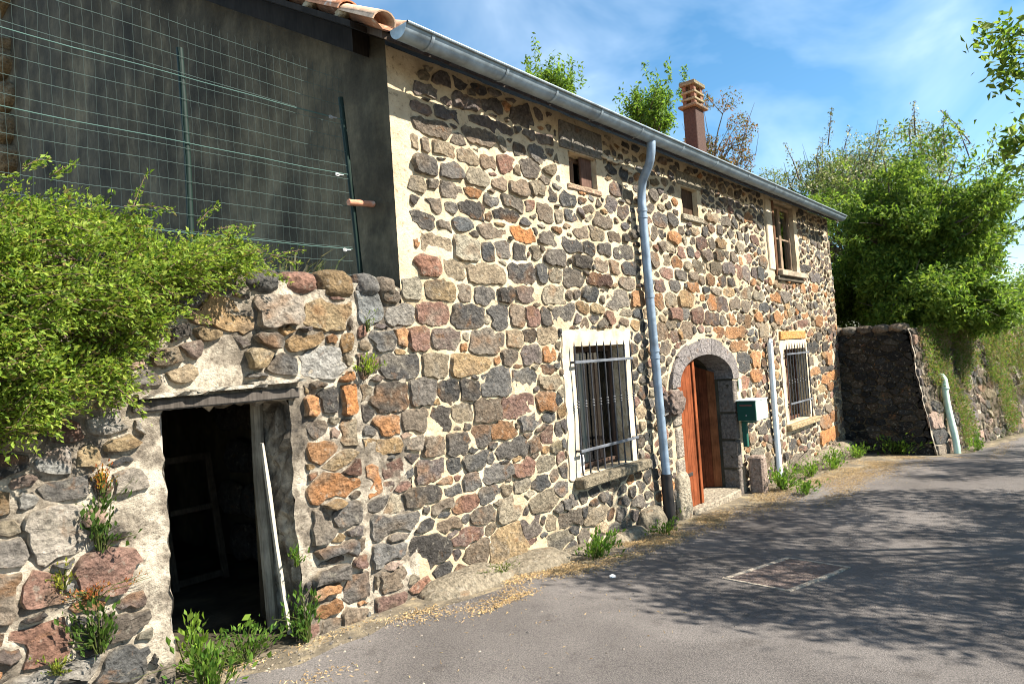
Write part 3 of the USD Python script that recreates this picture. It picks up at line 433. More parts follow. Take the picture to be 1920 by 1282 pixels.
# covering under the tile columns: a wavy sheet of the channel tiles
P0 = .205; xs = np.arange(2.88, 13.98, P0 / 8); ys = np.array([-.21, .6, 1.5, 4, 7, RY + .4])
wv = .028 * np.cos((xs - 2.88) / P0 * 2 * np.pi)
V = np.array([(x, y, roof_z(y) + .05 + w) for y in ys for x, w in zip(xs, wv)]); n = len(xs)
q = np.array([(a * n + b, a * n + b + 1, (a + 1) * n + b + 1, (a + 1) * n + b) for a in range(len(ys) - 1) for b in range(n - 1)])
put(HOUSE, 'roof', (V, q), 'tile', tint=(.33, .16, .09), smooth=True)
deck = np.array([(x, y, roof_z(y) - d) for x in (2.98, 13.95) for y in (-.17, RY + .3) for d in (-.02, .03)])
put(HOUSE, 'eaves_boarding', trimesh.convex.convex_hull(deck), 'wood', tint=(.06, .045, .035))
ang = math.atan(SL)
def tile_mesh(x, y, seed, L=.44, r0=.098, r1=.078):
    r = np.random.default_rng(seed); n = 9; t = .011; a = np.linspace(0, np.pi, n); V = []
    for yy, rr in ((0, r0), (L, r1)):
        for q in (rr, rr - t): V.append(np.c_[q * np.cos(a), np.full(n, yy), q * .8 * np.sin(a)])
    o0, i0, o1, i1 = (np.arange(n) + k * n for k in range(4)); F = []
    for j in range(n - 1):
        F += [(o0[j], o0[j + 1], o1[j + 1], o1[j]), (i0[j], i1[j], i1[j + 1], i0[j + 1]), (o0[j], i0[j], i0[j + 1], o0[j + 1]), (o1[j], o1[j + 1], i1[j + 1], i1[j])]
    F += [(o0[0], o1[0], i1[0], i0[0]), (o0[-1], i0[-1], i1[-1], o1[-1])]
    V = np.vstack(V); V[:, 2] += .028 + (V[:, 1] < .1) * .012 ; V[:, 0] += r.normal(0, .008); b = ang + r.normal(0, .012); ca, sa = math.cos(b), math.sin(b)
    V = np.c_[V[:, 0], V[:, 1] * ca - V[:, 2] * sa, V[:, 1] * sa + V[:, 2] * ca]
    g = r.normal(0, .02); V[:, :2] = V[:, :2] @ np.array([[math.cos(g), -math.sin(g)], [math.sin(g), math.cos(g)]])
    return V + (x, y, roof_z(y) + .025), np.array(F)
TT = [(.52, .24, .13), (.46, .20, .10), (.58, .30, .18), (.40, .19, .11), (.50, .33, .22)]
k = 0; ncol = int((13.9 - 2.93) / P0)
for c in range(ncol + 1):
    for r in range(12 if c < 7 else 3):
        k += 1; rt = np.random.default_rng(500 + k)
        t = np.array(TT[rt.integers(0, 5)]) * rt.uniform(.75, 1.15)
        put(HOUSE, 'roof_tile', tile_mesh(2.93 + c * P0, -.235 + r * .36, k), 'tile', tint=t, smooth=50)
for i in range(1, 6):   # lime bedding between the verge tiles
    y = -.20 + i * .36
    put(HOUSE, 'verge_bedding', rock((2.92, y - .01, roof_z(y) + .045), (.045, .07, .035), 70 + i, 2, .35), 'mortar', smooth=True)
def sloped(x0, x1, y0, y1, d0, d1): return trimesh.convex.convex_hull(np.array([(x, y, roof_z(y) + d) for x in (x0, x1) for y in (y0, y1) for d in (d0, d1)]))
put(HOUSE, 'verge_rafter', sloped(2.96, 3.10, .12, RY, -.20, -.035), 'wood', tint=(.016, .013, .011))
put(HOUSE, 'verge_board', sloped(2.84, 3.14, -.02, RY, -.033, .012), 'wood', tint=(.020, .016, .013))
put(HOUSE, 'drain_stub', tube([(3.2, .235, 2.81), (2.93, .235, 2.79)], .022, 14), 'tile', tint=(.45, .2, .12), smooth=50)
# rubble pier at the far end of the gable with two dark gaps
for i, (y, z, ry, rz) in enumerate([(8.98, 6.2, .42, .22), (8.95, 6.75, .36, .2), (9.0, 7.02, .36, .12), (8.95, 7.75, .42, .2), (9.0, 5.7, .40, .22), (8.98, 5.25, .38, .2)]):
    put(HOUSE, 'pier_stone', rock((3.1, y, z), (.22, ry, rz), 90 + i, 3, .2), 'stone', tint=(.20, .15, .09), smooth=True)

# gutter, its joints and end cap, the downpipe
GY, GZ, GR = -.315, 3.855, .082
a = np.linspace(math.pi, 2 * math.pi, 15); prof = [(GY + GR * math.cos(t), GZ + GR * math.sin(t)) for t in a]
bead = [(prof[0][0] - .010 + .010 * math.cos(t), prof[0][1] + .010 * math.sin(t)) for t in np.linspace(0, 1.8 * math.pi, 8)]
pr = bead[::-1] + prof + [(p[0] * 1 + (GY - p[0]) * .04, p[1] + .002) for p in prof[::-1]]
def extr(prof, x0, x1, n=2):
    xs = np.linspace(x0, x1, n); m = len(prof); V = np.array([(x, p[0], p[1]) for x in xs for p in prof])
    F = [(a * m + j, a * m + (j + 1) % m, (a + 1) * m + (j + 1) % m, (a + 1) * m + j) for a in range(n - 1) for j in range(m)]
    return V, np.array(F)
ZINC = (.20, .25, .29)
put(HOUSE, 'gutter', extr(pr, 3.0, 13.60), 'metal', tint=ZINC, smooth=40)
for i, x in enumerate([3.24, 4.02, 4.66, 5.35, 6.1, 7.0, 7.9, 8.9, 9.9, 11.0, 12.1, 13.1]):
    w = .014; ring = [(GY + (GR + .005) * math.cos(t), GZ + (GR + .005) * math.sin(t)) for t in a] + [(GY + (GR - .002) * math.cos(t), GZ + (GR - .002) * math.sin(t)) for t in a[::-1]]
    put(HOUSE, 'gutter_bracket', extr(ring, x - w, x + w), 'metal', tint=(.24, .29, .33), smooth=40)
for x in (3.0, 13.6):
    capp = [(GY + GR * math.cos(t), GZ + GR * math.sin(t)) for t in a]
    V = np.array([(xx, *p) for xx in (x - .003, x + .003) for p in capp]); put(HOUSE, 'gutter_end_cap', trimesh.convex.convex_hull(V), 'metal', tint=(.30, .36, .40))
PXD = 6.50
sw = smoothpath([(6.40, GY, GZ - .06), (6.40, GY + .01, GZ - .17), (6.42, -.26, 3.56), (6.47, -.15, 3.43), (PXD, -.105, 3.30), (PXD, -.10, 3.15)], 22)
put(HOUSE, 'downpipe', tube(np.vstack([sw, smoothpath([(PXD, -.10, 2.9), (PXD + .04, -.10, 1.6), (PXD + .095, -.10, .26)], 10)]), .046, 18), 'metal', tint=(.19, .25, .32), smooth=50)
for z, x in ((3.12, PXD), (3.05, PXD), (1.62, PXD + .04), (1.55, PXD + .042), (2.2, PXD + .02)):
    put(HOUSE, 'pipe_collar', tube([(x, -.10, z - .016), (x, -.10, z + .016)], .053, 18), 'metal', tint=(.20, .26, .33), smooth=50)
put(HOUSE, 'pipe_clamp', tube([(PXD + .06, -.14, .92), (PXD + .2, -.12, .93), (PXD + .27, .01, .93)], .010, 8), 'metal', tint=(.15, .14, .13), smooth=50)
put(HOUSE, 'iron_drainpipe', tube(smoothpath([(PXD + .097, -.10, .30), (PXD + .10, -.10, 0), (PXD + .11, -.11, -.34)], 6), .060, 18), 'metal', tint=(.030, .026, .024), smooth=50)

# chimney
CH = (11.0, 11.34, 1.20, 1.43)
put(HOUSE, 'chimney', boxm(CH[0], CH[1], CH[2], CH[3], 4.3, 5.74, .01), 'bark', tint=(.062, .036, .028))
ch = str(stage.GetPrimAtPath(HOUSE + '/chimney').GetPath())
def slab(x0, x1, y0, y1, z0, z1, t): put(ch, 'chimney_slab', boxm(x0, x1, y0, y1, z0, z1, .008), 'stone', tint=t)
slab(CH[0] - .08, CH[1] + .07, CH[2] - .06, CH[3] + .05, 5.74, 5.785, (.17, .125, .08))
for z in (5.865, 5.985): slab(CH[0] - .02, CH[1] + .02, CH[2] - .02, CH[3] + .01, z, z + .045, (.24, .19, .11))
slab(CH[0] - .05, CH[1] + .04, CH[2] - .04, CH[3] + .02, 6.12, 6.19, (.17, .14, .085))
for z0, z1 in ((5.80, 5.865), (5.92, 5.985), (6.04, 6.12)):
    for x in (CH[0], CH[1] - .09):
        for y in (CH[2], CH[3] - .08): put(ch, 'chimney_brick', boxm(x, x + .09, y, y + .07, z0, z1, .004), 'tile', tint=(.16, .075, .045))

# ------------------------------------------------------------------ windows and door of the house
LIME = (.74, .68, .57)
def surround(x0, x1, z0, z1, o, d, seed, tint=None):
    """A lime-plaster band round an opening as one uneven sheet with its rim."""
    ring = rough_rect(x0, x1, z0, z1, .012, seed).difference(o)
    V, F = skin(ring, .04, .010, seed); V[:, 1] -= d; n = len(V)
    e = np.sort(np.vstack([F[:, [0, 1]], F[:, [1, 2]], F[:, [2, 0]]]), axis=1); u, c = np.unique(e, axis=0, return_counts=True); b = u[c == 1]
    W = V.copy(); W[:, 1] += d + .02
    return np.vstack([V, W]), np.vstack([F, [(p, q, q + n) for p, q in b], [(p, q + n, p + n) for p, q in b]])
mat('lime', {'g': ('geometry', {}), 'n': ('noise_texture', {'scale': 4.5, 'detail': 7., 'roughness': .65}), 'r': ('rgb_ramp', {'ramp': [(.28, (.27, .21, .14)), (.46, (.42, .355, .26)), (.7, (.48, .43, .34))]}),
     'b': ('noise_texture', {'scale': 30., 'detail': 6., 'roughness': .7}), 'bp': ('bump', {'strength': .4, 'distance': .01}), 'p': ('principled_bsdf', {'roughness': .95, 'specular_ior_level': .15})},
    [('g.position', 'n.vector'), ('g.position', 'b.vector'), ('n.fac', 'r.fac'), ('r.color', 'p.base_color'), ('b.fac', 'bp.height'), ('bp.normal', 'p.normal')])
put(HOUSE, 'window_surround', surround(4.99, 6.21, .50, 1.85, OPEN['barred'], .012, 31), 'lime', smooth=40)
put(HOUSE, 'window_surround', surround(10.66, 11.93, .34, 1.655, OPEN['far'], .012, 32), 'lime', smooth=40)
put(HOUSE, 'orange_lintel_brick', boxm(10.70, 11.90, -.03, .03, 1.66, 1.79, .01), 'stone', tint=(.40, .20, .065))
put(HOUSE, 'window_sill', boxm(5.07, 6.30, -.11, .19, .415, .508, .012), 'stone', tint=(.155, .13, .09))
put(HOUSE, 'window_sill', boxm(10.66, 12.10, -.10, .19, .26, .352, .012), 'stone', tint=(.28, .21, .12))

def sash(x0, x1, z0, z1, y, wood, nx, nz, name='window', st=.05, label=None):
    """A wooden window: outer frame, glazing bars, panes."""
    w = put(HOUSE, name, cat([boxm(x0, x0 + st, y, y + .05, z0, z1), boxm(x1 - st, x1, y, y + .05, z0, z1), boxm(x0 + st, x1 - st, y, y + .05, z0, z0 + st), boxm(x0 + st, x1 - st, y, y + .05, z1 - st, z1)]), 'wood', tint=wood, label=label)
    xs = np.linspace(x0 + st, x1 - st, nx + 1); zs = np.linspace(z0 + st, z1 - st, nz + 1)
    for x in xs[1:-1]: put(w, 'mullion', boxm(x - .022, x + .022, y + .004, y + .046, z0 + st, z1 - st), 'wood', tint=wood)
    for z in zs[1:-1]:
        for a, b in zip(xs[:-1], xs[1:]): put(w, 'glazing_bar', boxm(a + .022, b - .022, y + .012, y + .038, z - .014, z + .014), 'wood', tint=wood)
    for a, b in zip(xs[:-1], xs[1:]):
        for c, d in zip(zs[:-1], zs[1:]): put(w, 'pane', (np.array([(a + .018, y + .024, c + .010), (b - .018, y + .024, c + .010), (b - .018, y + .024, d - .010), (a + .018, y + .024, d - .010)]), np.array([(0, 1, 2, 3)])), 'glass')
    return w
# barred window with curtains behind
sash(5.17, 6.095, .52, 1.70, .15, (.07, .045, .033), 1, 1)
def curtain(x0, x1, z0, z1, y, t, name='curtain'):
    xs = np.linspace(x0, x1, 28); yy = y + .016 * np.sin((xs - x0) * 62) + .006 * np.sin((xs - x0) * 141)
    V = np.array([(x, q + .004 * math.sin(z * 9 + x * 30), z) for z in np.linspace(z0, z1, 6) for x, q in zip(xs, yy)]); n = 28
    put(HOUSE, name, (V, np.array([(a * n + b, a * n + b + 1, (a + 1) * n + b + 1, (a + 1) * n + b) for a in range(5) for b in range(n - 1)])), 'paint', tint=t, smooth=True)
curtain(5.26, 5.36, .52, 1.66, .235, (.22, .25, .32)); curtain(5.40, 5.53, .52, 1.66, .225, (.46, .48, .54)); curtain(5.56, 5.70, .52, 1.66, .23, (.36, .34, .30)); curtain(5.84, 5.95, .52, 1.66, .235, (.16, .075, .045))
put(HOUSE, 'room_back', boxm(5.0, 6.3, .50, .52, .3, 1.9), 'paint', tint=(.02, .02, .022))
put(HOUSE, 'paper_packet', boxm(5.24, 5.36, .08, .12, .512, .68, .01), 'paint', tint=(.75, .74, .72))
def grille(x0, x1, z0, z1, n, zc, y=-.055, col=(.035, .035, .04), knob=None, spread=0):
    g = UsdGeom.Xform.Define(stage, free(HOUSE, 'window_grille')); g = str(g.GetPath())
    for i, x in enumerate(np.linspace(x0, x1, n)):
        bar = tube([(x, y, z0), (x, y, z1 - .05), (x, y, z1)], [.0085, .0085, .002], 8)
        put(g, 'bar', bar, 'metal', tint=col, smooth=50)
        if knob:
            for zz in (knob - .025, knob, knob + .025): put(g, 'knop', tube([(x, y, zz - .007), (x, y, zz), (x, y, zz + .007)], [.009, .017, .009], 8), 'metal', tint=(.10, .10, .105), smooth=True)
    for z in zc:
        put(g, 'crossbar', boxm(x0 - .02, x1 + .02, y - .016, y - .004, z - .013, z + .013, .002), 'metal', tint=(.13, .14, .16))
        for x in (x0 - .01, x1 + .01): put(g, 'wall_fixing', boxm(x - .008, x + .008, y - .004, .02, z - .010, z + .010, .002), 'metal', tint=col)
grille(5.125, 6.115, .53, 1.745, 9, (.75, 1.558), knob=1.17)
# far barred window, brown shutters shut behind the bars
sash(10.84, 11.83, .37, 1.50, .13, (.09, .045, .03), 2, 1)
for a, b in ((10.88, 11.33), (11.34, 11.79)):
    for i in range(4):
        w = (b - a) / 4; put(HOUSE, 'shutter_board', boxm(a + i * w, a + (i + 1) * w - .004, .21, .235, .40, 1.48, .003), 'wood', tint=np.array((.11, .05, .032)) * (1 + .12 * ((i * 7) % 3 - 1)))
grille(10.82, 11.86, .42, 1.60, 9, (.66, 1.43), knob=1.0, col=(.05, .05, .055))
# small upper window, niche and the casement under the eaves
put(HOUSE, 'lintel_stone', boxm(5.19, 5.91, -.028, .10, 3.575, 3.83, .012), 'stone', tint=(.13, .12, .105))
sash(5.33, 5.795, 3.26, 3.56, .12, (.14, .095, .07), 2, 1, st=.035)
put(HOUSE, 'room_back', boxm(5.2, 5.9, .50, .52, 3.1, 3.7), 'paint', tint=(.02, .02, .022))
put(HOUSE, 'shutter_board', boxm(5.60, 5.79, .05, .075, 3.262, 3.56), 'wood', tint=(.11, .065, .05))
put(HOUSE, 'window_sill', boxm(5.27, 5.85, -.022, .05, 3.19, 3.245, .01), 'stone', tint=(.27, .19, .13))
put(HOUSE, 'lintel_stone', boxm(7.56, 8.22, -.025, .10, 3.60, 3.76, .012), 'stone', tint=(.16, .14, .105))
for i in range(3): put(HOUSE, 'niche_board', boxm(7.665 + i * .145, 7.805 + i * .145, .055, .08, 3.25, 3.585, .003), 'wood', tint=np.array((.055, .034, .021)) * (1 + .1 * (i - 1)))
put(HOUSE, 'window_sill', boxm(7.60, 8.17, -.05, .14, 3.165, 3.238, .01), 'stone', tint=(.24, .21, .155))
put(HOUSE, 'window_jamb', boxm(10.50, 10.745, -.022, .05, 2.74, 3.83, .012), 'lime')
put(HOUSE, 'window_jamb_wood', boxm(10.75, 10.83, -.03, .10, 2.66, 3.84, .006), 'wood', tint=(.12, .062, .035))
for a, b in ((10.835, 11.30), (11.305, 11.79)): sash(a, b, 2.76, 3.82, .06, (.26, .19, .13), 1, 2, 'casement', .045)
put(HOUSE, 'shutter_board', boxm(11.36, 11.76, .20, .222, 2.78, 3.34), 'wood', tint=(.20, .09, .05))
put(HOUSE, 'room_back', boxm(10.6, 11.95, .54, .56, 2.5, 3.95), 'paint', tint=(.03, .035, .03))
put(HOUSE, 'wooden_sill', boxm(10.80, 12.0, -.10, .12, 2.66, 2.745, .008), 'wood', tint=(.30, .25, .19))
put(HOUSE, 'wooden_sill', boxm(10.72, 11.96, -.055, .12, 2.585, 2.655, .008), 'wood', tint=(.10, .085, .065))

# arched door: voussoirs, jamb stones, two leaves of planks
ns = 9; ed = np.linspace(-.06, math.pi + .06, ns + 1)
for i in range(ns):
    t0, t1 = ed[i] + .006, ed[i + 1] - .006; V = []
    for d in (-.030, .30):
        for g in (0, .205 + .018 * math.sin(i * 2.3)):
            for t in np.linspace(t0, t1, 4): V.append((DOOR_C + (DOOR_A + g - .004) * math.cos(t), d, DOOR_S + (DOOR_B + g * .95 - .004) * math.sin(t)))
    V = np.array(V).reshape(2, 2, 4, 3); F = []
    idx = np.arange(16).reshape(2, 2, 4)
    for k in range(3):
        F += [(idx[0, 0, k], idx[0, 1, k], idx[0, 1, k + 1], idx[0, 0, k + 1]), (idx[0, 0, k], idx[0, 0, k + 1], idx[1, 0, k + 1], idx[1, 0, k]), (idx[0, 1, k], idx[1, 1, k], idx[1, 1, k + 1], idx[0, 1, k + 1])]
    F += [(idx[0, 0, 0], idx[1, 0, 0], idx[1, 1, 0], idx[0, 1, 0]), (idx[0, 0, 3], idx[0, 1, 3], idx[1, 1, 3], idx[1, 0, 3])]
    put(HOUSE, 'arch_stone', (V.reshape(-1, 3), np.array(F)), 'stone', tint=np.array((.165, .148, .142)) * (1 + .10 * math.sin(i * 3.7)))
zz = -.42
for i, h in enumerate([.42, .38, .36, .44]):
    put(HOUSE, 'jamb_stone', boxm(DOOR_C + DOOR_A - .004, DOOR_C + DOOR_A + .10 + .02 * (i % 2), -.025, .20, zz, zz + h - .012, .014), 'stone', tint=np.array((.13, .11, .095)) * (1 + .08 * (i % 2)))
    put(HOUSE, 'jamb_stone', boxm(DOOR_C - DOOR_A - .16 - .03 * (i % 2), DOOR_C - DOOR_A + .004, -.022, .20, zz, zz + h - .012, .02), 'stone', tint=np.array((.24, .205, .165)) * (1 - .06 * (i % 2)))
    zz += h
put(HOUSE, 'jamb_boulder', rock((DOOR_C - DOOR_A - .13, -.02, -.10), (.15, .07, .34), 55, 3, .14), 'stone', tint=(.25, .215, .16), smooth=True)
put(HOUSE, 'corbel_boulder', rock((DOOR_C - DOOR_A - .22, -.02, 1.02), (.17, .10, .15), 56, 3, .4, 3.), 'stone', tint=(.13, .10, .085), smooth=True)
put(HOUSE, 'doorstep', boxm(7.30, 8.66, -.06, .40, -.45, -.245, .012), 'stone', tint=(.26, .22, .165))
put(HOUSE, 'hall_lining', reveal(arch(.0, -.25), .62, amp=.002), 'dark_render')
leafw = put(HOUSE, 'door_leaf', boxm(7.235, 7.72, .085, .105, -.24, 1.20, .003), 'wood', tint=(.24, .075, .025))
np_ = 5
for i in range(np_):
    a, b = 7.235 + i * .48 / np_, 7.235 + (i + 1) * .48 / np_ - .005
    t0 = DOOR_S + DOOR_B * math.sqrt(max(0, 1 - ((a + .02 - DOOR_C) / DOOR_A) ** 2)) - .012; t1 = DOOR_S + DOOR_B * math.sqrt(max(0, 1 - ((b - DOOR_C) / DOOR_A) ** 2)) - .012
    V = np.array([(x, y, z) for y in (.050, .084) for x, z in ((a, -.238), (b, -.238), (b, t1), (a, t0))])
    put(leafw, 'plank', trimesh.convex.convex_hull(V), 'wood', tint=np.array((.165, .046, .017)) * (1 + .09 * math.sin(i * 2.9)))
put(leafw, 'cover_strip', boxm(7.675, 7.735, .028, .049, -.24, 1.50, .004), 'wood', tint=(.20, .058, .021))
put(leafw, 'hinge', boxm(7.24, 7.52, .0425, .0495, .12, .16, .002), 'metal', tint=(.05, .04, .035))
lf = []
d = np.array([-.50, .80]); d /= np.linalg.norm(d)
for i in range(6):
    a, b = i * .105, (i + 1) * .105 - .004; V = []
    for s, zt in ((a, 1.28 + .04 * i), (b, 1.28 + .04 * i + .035)):
        for o in (0, .035):
            for z in (-.235, min(zt, 1.46)): V.append((8.69 + d[0] * s + d[1] * o, .21 + d[1] * s - d[0] * o, z))
    m = trimesh.convex.convex_hull(np.array(V))
    if i == 0: lw = put(HOUSE, 'open_door_leaf', m, 'wood', tint=(.20, .075, .032), label='open door leaf swung inwards')
    else: put(lw, 'plank', m, 'wood', tint=np.array((.13, .038, .017)) * (1 + .1 * math.sin(i * 3.1)))
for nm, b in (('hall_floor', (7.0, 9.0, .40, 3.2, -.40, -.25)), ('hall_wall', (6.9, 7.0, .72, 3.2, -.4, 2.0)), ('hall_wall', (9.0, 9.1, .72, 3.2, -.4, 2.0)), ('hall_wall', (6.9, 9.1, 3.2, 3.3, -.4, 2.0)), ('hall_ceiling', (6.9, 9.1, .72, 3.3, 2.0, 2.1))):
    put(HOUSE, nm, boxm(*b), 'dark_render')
put(HOUSE, 'number_plate', boxm(8.86, 8.96, -.05, -.036, 1.04, 1.17, .003), 'paint', tint=(.28, .36, .30))

# rough footing along the foot of the wall
for i, (x, y, z, rx, ry, rz) in enumerate([(3.50, -.10, -.03, .42, .20, .16), (4.22, -.12, -.10, .42, .20, .16), (4.95, -.08, -.20, .40, .16, .14), (5.75, -.06, -.26, .42, .13, .16), (6.30, -.05, -.2, .22, .12, .20), (11.3, -.06, -.36, .5, .14, .12), (12.4, -.08, -.40, .5, .16, .16), (13.3, -.08, -.42, .5, .17, .18)]):
    put(HOUSE, 'footing_stone', rock((x, y, z), (rx, ry, rz), 120 + i, 3, .16, 1.8), 'stone', tint=np.array((.19, .16, .115)) * (1 - .1 * (i % 3)), smooth=True)
# broken plaster under the gutter
for i in range(6):
    r = np.random.default_rng(i); put(HOUSE, 'plaster_chunk', rock((5.92 + .10 * i, -.035, 3.60 - .008 * i + r.normal(0, .015)), (.055, .02, .012 + .012 * r.random()), 150 + i, 2, .5), 'lime', smooth=True)

# ------------------------------------------------------------------ cellar doorway in the old wall
beam = boxm(1.36, 2.29, -.035, .30, 1.475, 1.535, .008)
put(OLD, 'lintel_beam', beam, 'wood', tint=(.060, .052, .045))
r = np.random.default_rng(4)
for x0, x1, dz in ((1.37, 1.72, 0), (1.66, 2.06, .012), (1.98, 2.30, .026)):
    xs = np.linspace(x0, x1, 9); V = np.array([(x, y, z) for x in xs for y, z in ((-.075 + r.normal(0, .012), 1.542 + dz), (-.07 + r.normal(0, .01), 1.562 + dz + r.normal(0, .004)), (.1, 1.562 + dz), (.1, 1.542 + dz))])
    F = [(a * 4 + j, a * 4 + (j + 1) % 4, (a + 1) * 4 + (j + 1) % 4, (a + 1) * 4 + j) for a in range(8) for j in range(4)]
    F = np.array(F + [(0, 1, 2, 3), (32, 35, 34, 33)])
    put(OLD, 'lintel_slate', (V, F), 'stone', tint=(.30, .27, .22))
put(OLD, 'timber_jamb', tube([(2.19, .30, 1.47), (2.185, .30, 1.0), (2.20, .26, .05)], .035, 6), 'wood', tint=(.22, .20, .16))
P = [(2.135, .16, 1.22), (2.15, .14, .95), (2.165, .12, .62), (2.185, .10, .32), (2.20, .08, .06)]
V = np.array([(x + a * w, y + b * .012, z) for (x, y, z), w in zip(P, (.006, .011, .009, .012, .008)) for a, b in ((-1, -1), (1, -1), (1, 1), (-1, 1))])
put(OLD, 'split_white_board', (V, np.array([(a * 4 + j, a * 4 + (j + 1) % 4, (a + 1) * 4 + (j + 1) % 4, (a + 1) * 4 + j) for a in range(4) for j in range(4)])), 'paint', tint=(.36, .33, .27))
put(OLD, 'timber_jamb', boxm(1.505, 1.545, .10, .17, .05, 1.47, .006), 'wood', tint=(.30, .28, .25))
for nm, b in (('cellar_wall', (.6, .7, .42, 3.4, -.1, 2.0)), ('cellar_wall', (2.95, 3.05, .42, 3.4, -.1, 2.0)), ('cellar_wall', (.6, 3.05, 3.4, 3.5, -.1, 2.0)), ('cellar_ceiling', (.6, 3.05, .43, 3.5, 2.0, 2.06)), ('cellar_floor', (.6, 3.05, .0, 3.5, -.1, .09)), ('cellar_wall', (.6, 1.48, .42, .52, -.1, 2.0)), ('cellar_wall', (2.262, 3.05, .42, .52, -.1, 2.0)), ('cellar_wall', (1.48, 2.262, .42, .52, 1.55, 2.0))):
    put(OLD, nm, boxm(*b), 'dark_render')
r = np.random.default_rng(8)
for i in range(16):
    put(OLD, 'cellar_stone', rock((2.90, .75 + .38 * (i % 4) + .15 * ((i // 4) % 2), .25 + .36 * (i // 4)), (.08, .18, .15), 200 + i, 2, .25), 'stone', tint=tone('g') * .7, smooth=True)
FR = thing('old_frame', 'old wooden frame leaning in the dark cellar behind the doorway', 'frame')
def lean(x0, x1, z0, z1, t=.03): 
    m = boxm(x0, x1, 0, t, z0, z1); v = np.array(m.vertices); v[:, 1] += 1.55 + v[:, 2] * .22; v[:, 0] += .75; return v, np.array(m.faces)
for b in ((1.42, 1.47, .09, 1.05), (1.80, 1.85, .09, 1.05), (1.47, 1.80, 1.0, 1.05), (1.47, 1.80, .62, .66), (1.47, 1.80, .11, .16)): put(FR, 'rail', lean(*b), 'wood', tint=(.06, .05, .038))
put('/World', 'terrace_ground', boxm(-14, 3.14, .10, 14, 2.065, 2.14, .01), 'earth', kind='structure')
put('/World', 'terrace_bank', boxm(-14, .58, .10, 14, -.5, 2.06, .01), 'earth', kind='structure')

# ------------------------------------------------------------------ wire fence on the terrace
FE = thing('wire_fence', 'green wire mesh fence with two posts on the terrace before the dark gable', 'fence')
FY = .30; GREEN = (.003, .013, .009)
for x in (1.84, 2.985):
    tp = [(x - .002, FY, 3.565), (x + .01, FY, 2.9), (x + .025 * (x > 2), FY, 2.1)] if x < 2 else [(2.965, FY, 3.56), (3.01, FY, 2.9), (3.055, FY, 2.15)]
    put(FE, 'post', tube(tp, .019, 10), 'paint', tint=GREEN, smooth=50)
put(FE, 'post_stay', tube([(2.945, FY - .03, 3.5), (2.99, FY - .03, 2.9), (3.02, FY - .03, 2.3)], .008, 6), 'paint', tint=(.004, .016, .011), smooth=50)
def sag(z0, z1, x0=-.6, x1=2.97, a=.004, n=22):
    xs = np.linspace(x0, x1, n); return np.c_[xs, np.full(n, FY - .024), np.interp(xs, [x0, 1.83, x1], [z0, (z0 * .32 + z1 * .68), z1]) - a * np.abs(np.sin((xs - 1.83) / 1.15 * np.pi)) + .002 * np.sin(xs * 9)]
WG = (.055, .11, .095)
for z in (3.39, 3.0, 2.47): put(FE, 'tension_wire', tube(sag(z, z), .0028, 5), 'paint', tint=WG, smooth=True)
lw = []
for k in range(17):
    z = 2.19 + .097 * k; lw.append(tube(sag(z, z - (.06 if z > 3.45 else 0)), .0015, 4, False))
put(FE, 'line_wires', cat(lw), 'paint', tint=(.055, .090, .080), smooth=True, kind='stuff')
vw = []; r = np.random.default_rng(2)
for k in range(70):
    x = -.55 + k * .0505; zs = np.linspace(2.12, 3.74, 9); vw.append(tube(np.c_[x + r.normal(0, .0025, 9), np.full(9, FY - .024), zs], .0010, 3, False))
put(FE, 'upright_wires', cat(vw), 'paint', tint=(.022, .036, .032), smooth=True, kind='stuff')
for x, z in ((2.85, 3.385), (2.875, 2.985), (2.90, 2.458)):
    t = np.linspace(0, 2 * np.pi, 13); put(FE, 'tensioner', cat([tube(np.c_[x + .016 * np.cos(t), np.full(13, FY - .03), z + .010 * np.sin(t)], .0035, 6), tube([(x - .012, FY - .03, z), (x + .05, FY - .03, z + .004)], .005, 6)]), 'metal', tint=(.30, .31, .31), smooth=True)

# ------------------------------------------------------------------ mailbox, conduit, guard stone, cover, pale pipe
MB = thing('mailbox', 'dark green metal mailbox on a post beside the arched door', 'mailbox')
mb = put(MB, 'box', boxm(8.755, 9.16, -.30, -.045, .625, .885, .008), 'paint', tint=(.50, .56, .52))
put(MB, 'door', boxm(8.735, 8.754, -.295, -.05, .63, .88, .005), 'paint', tint=(.006, .050, .036))
put(MB, 'letter_slot', boxm(8.7265, 8.7345, -.25, -.09, .822, .842, .002), 'paint', tint=(.16, .06, .05))
put(MB, 'lid', boxm(8.72, 9.17, -.31, -.04, .886, .897, .004), 'paint', tint=(.55, .62, .58))
put(MB, 'lock', tube([(8.735, -.17, .70), (8.725, -.17, .70)], .009, 10), 'metal', tint=(.4, .4, .4))
put(MB, 'post', boxm(8.80, 8.86, -.13, -.07, .28, .624, .006), 'paint', tint=(.012, .07, .05))
put(MB, 'bracket', boxm(8.78, 8.9, -.24, -.10, .598, .6245, .004), 'paint', tint=(.012, .07, .05))
CD = thing('conduit_pipe', 'slim pale blue-white plastic pipe upright against the wall left of the far barred window', 'pipe')
put(CD, 'tube', tube([(10.10, -.06, 1.62), (10.07, -.065, .8), (10.045, -.075, -.40)], .040, 16, True), 'paint', tint=(.60, .68, .74), smooth=50)
put(CD, 'end_hook', tube(smoothpath([(10.10, -.06, 1.60), (10.115, -.06, 1.66), (10.16, -.06, 1.665), (10.18, -.06, 1.60), (10.18, -.06, 1.46)], 14), .018, 10), 'paint', tint=(.62, .68, .72), smooth=50)
for z in (1.2, .2): put(CD, 'clip', boxm(10.01, 10.14, -.03, -.022, z, z + .03, .003), 'metal', tint=(.3, .3, .3))
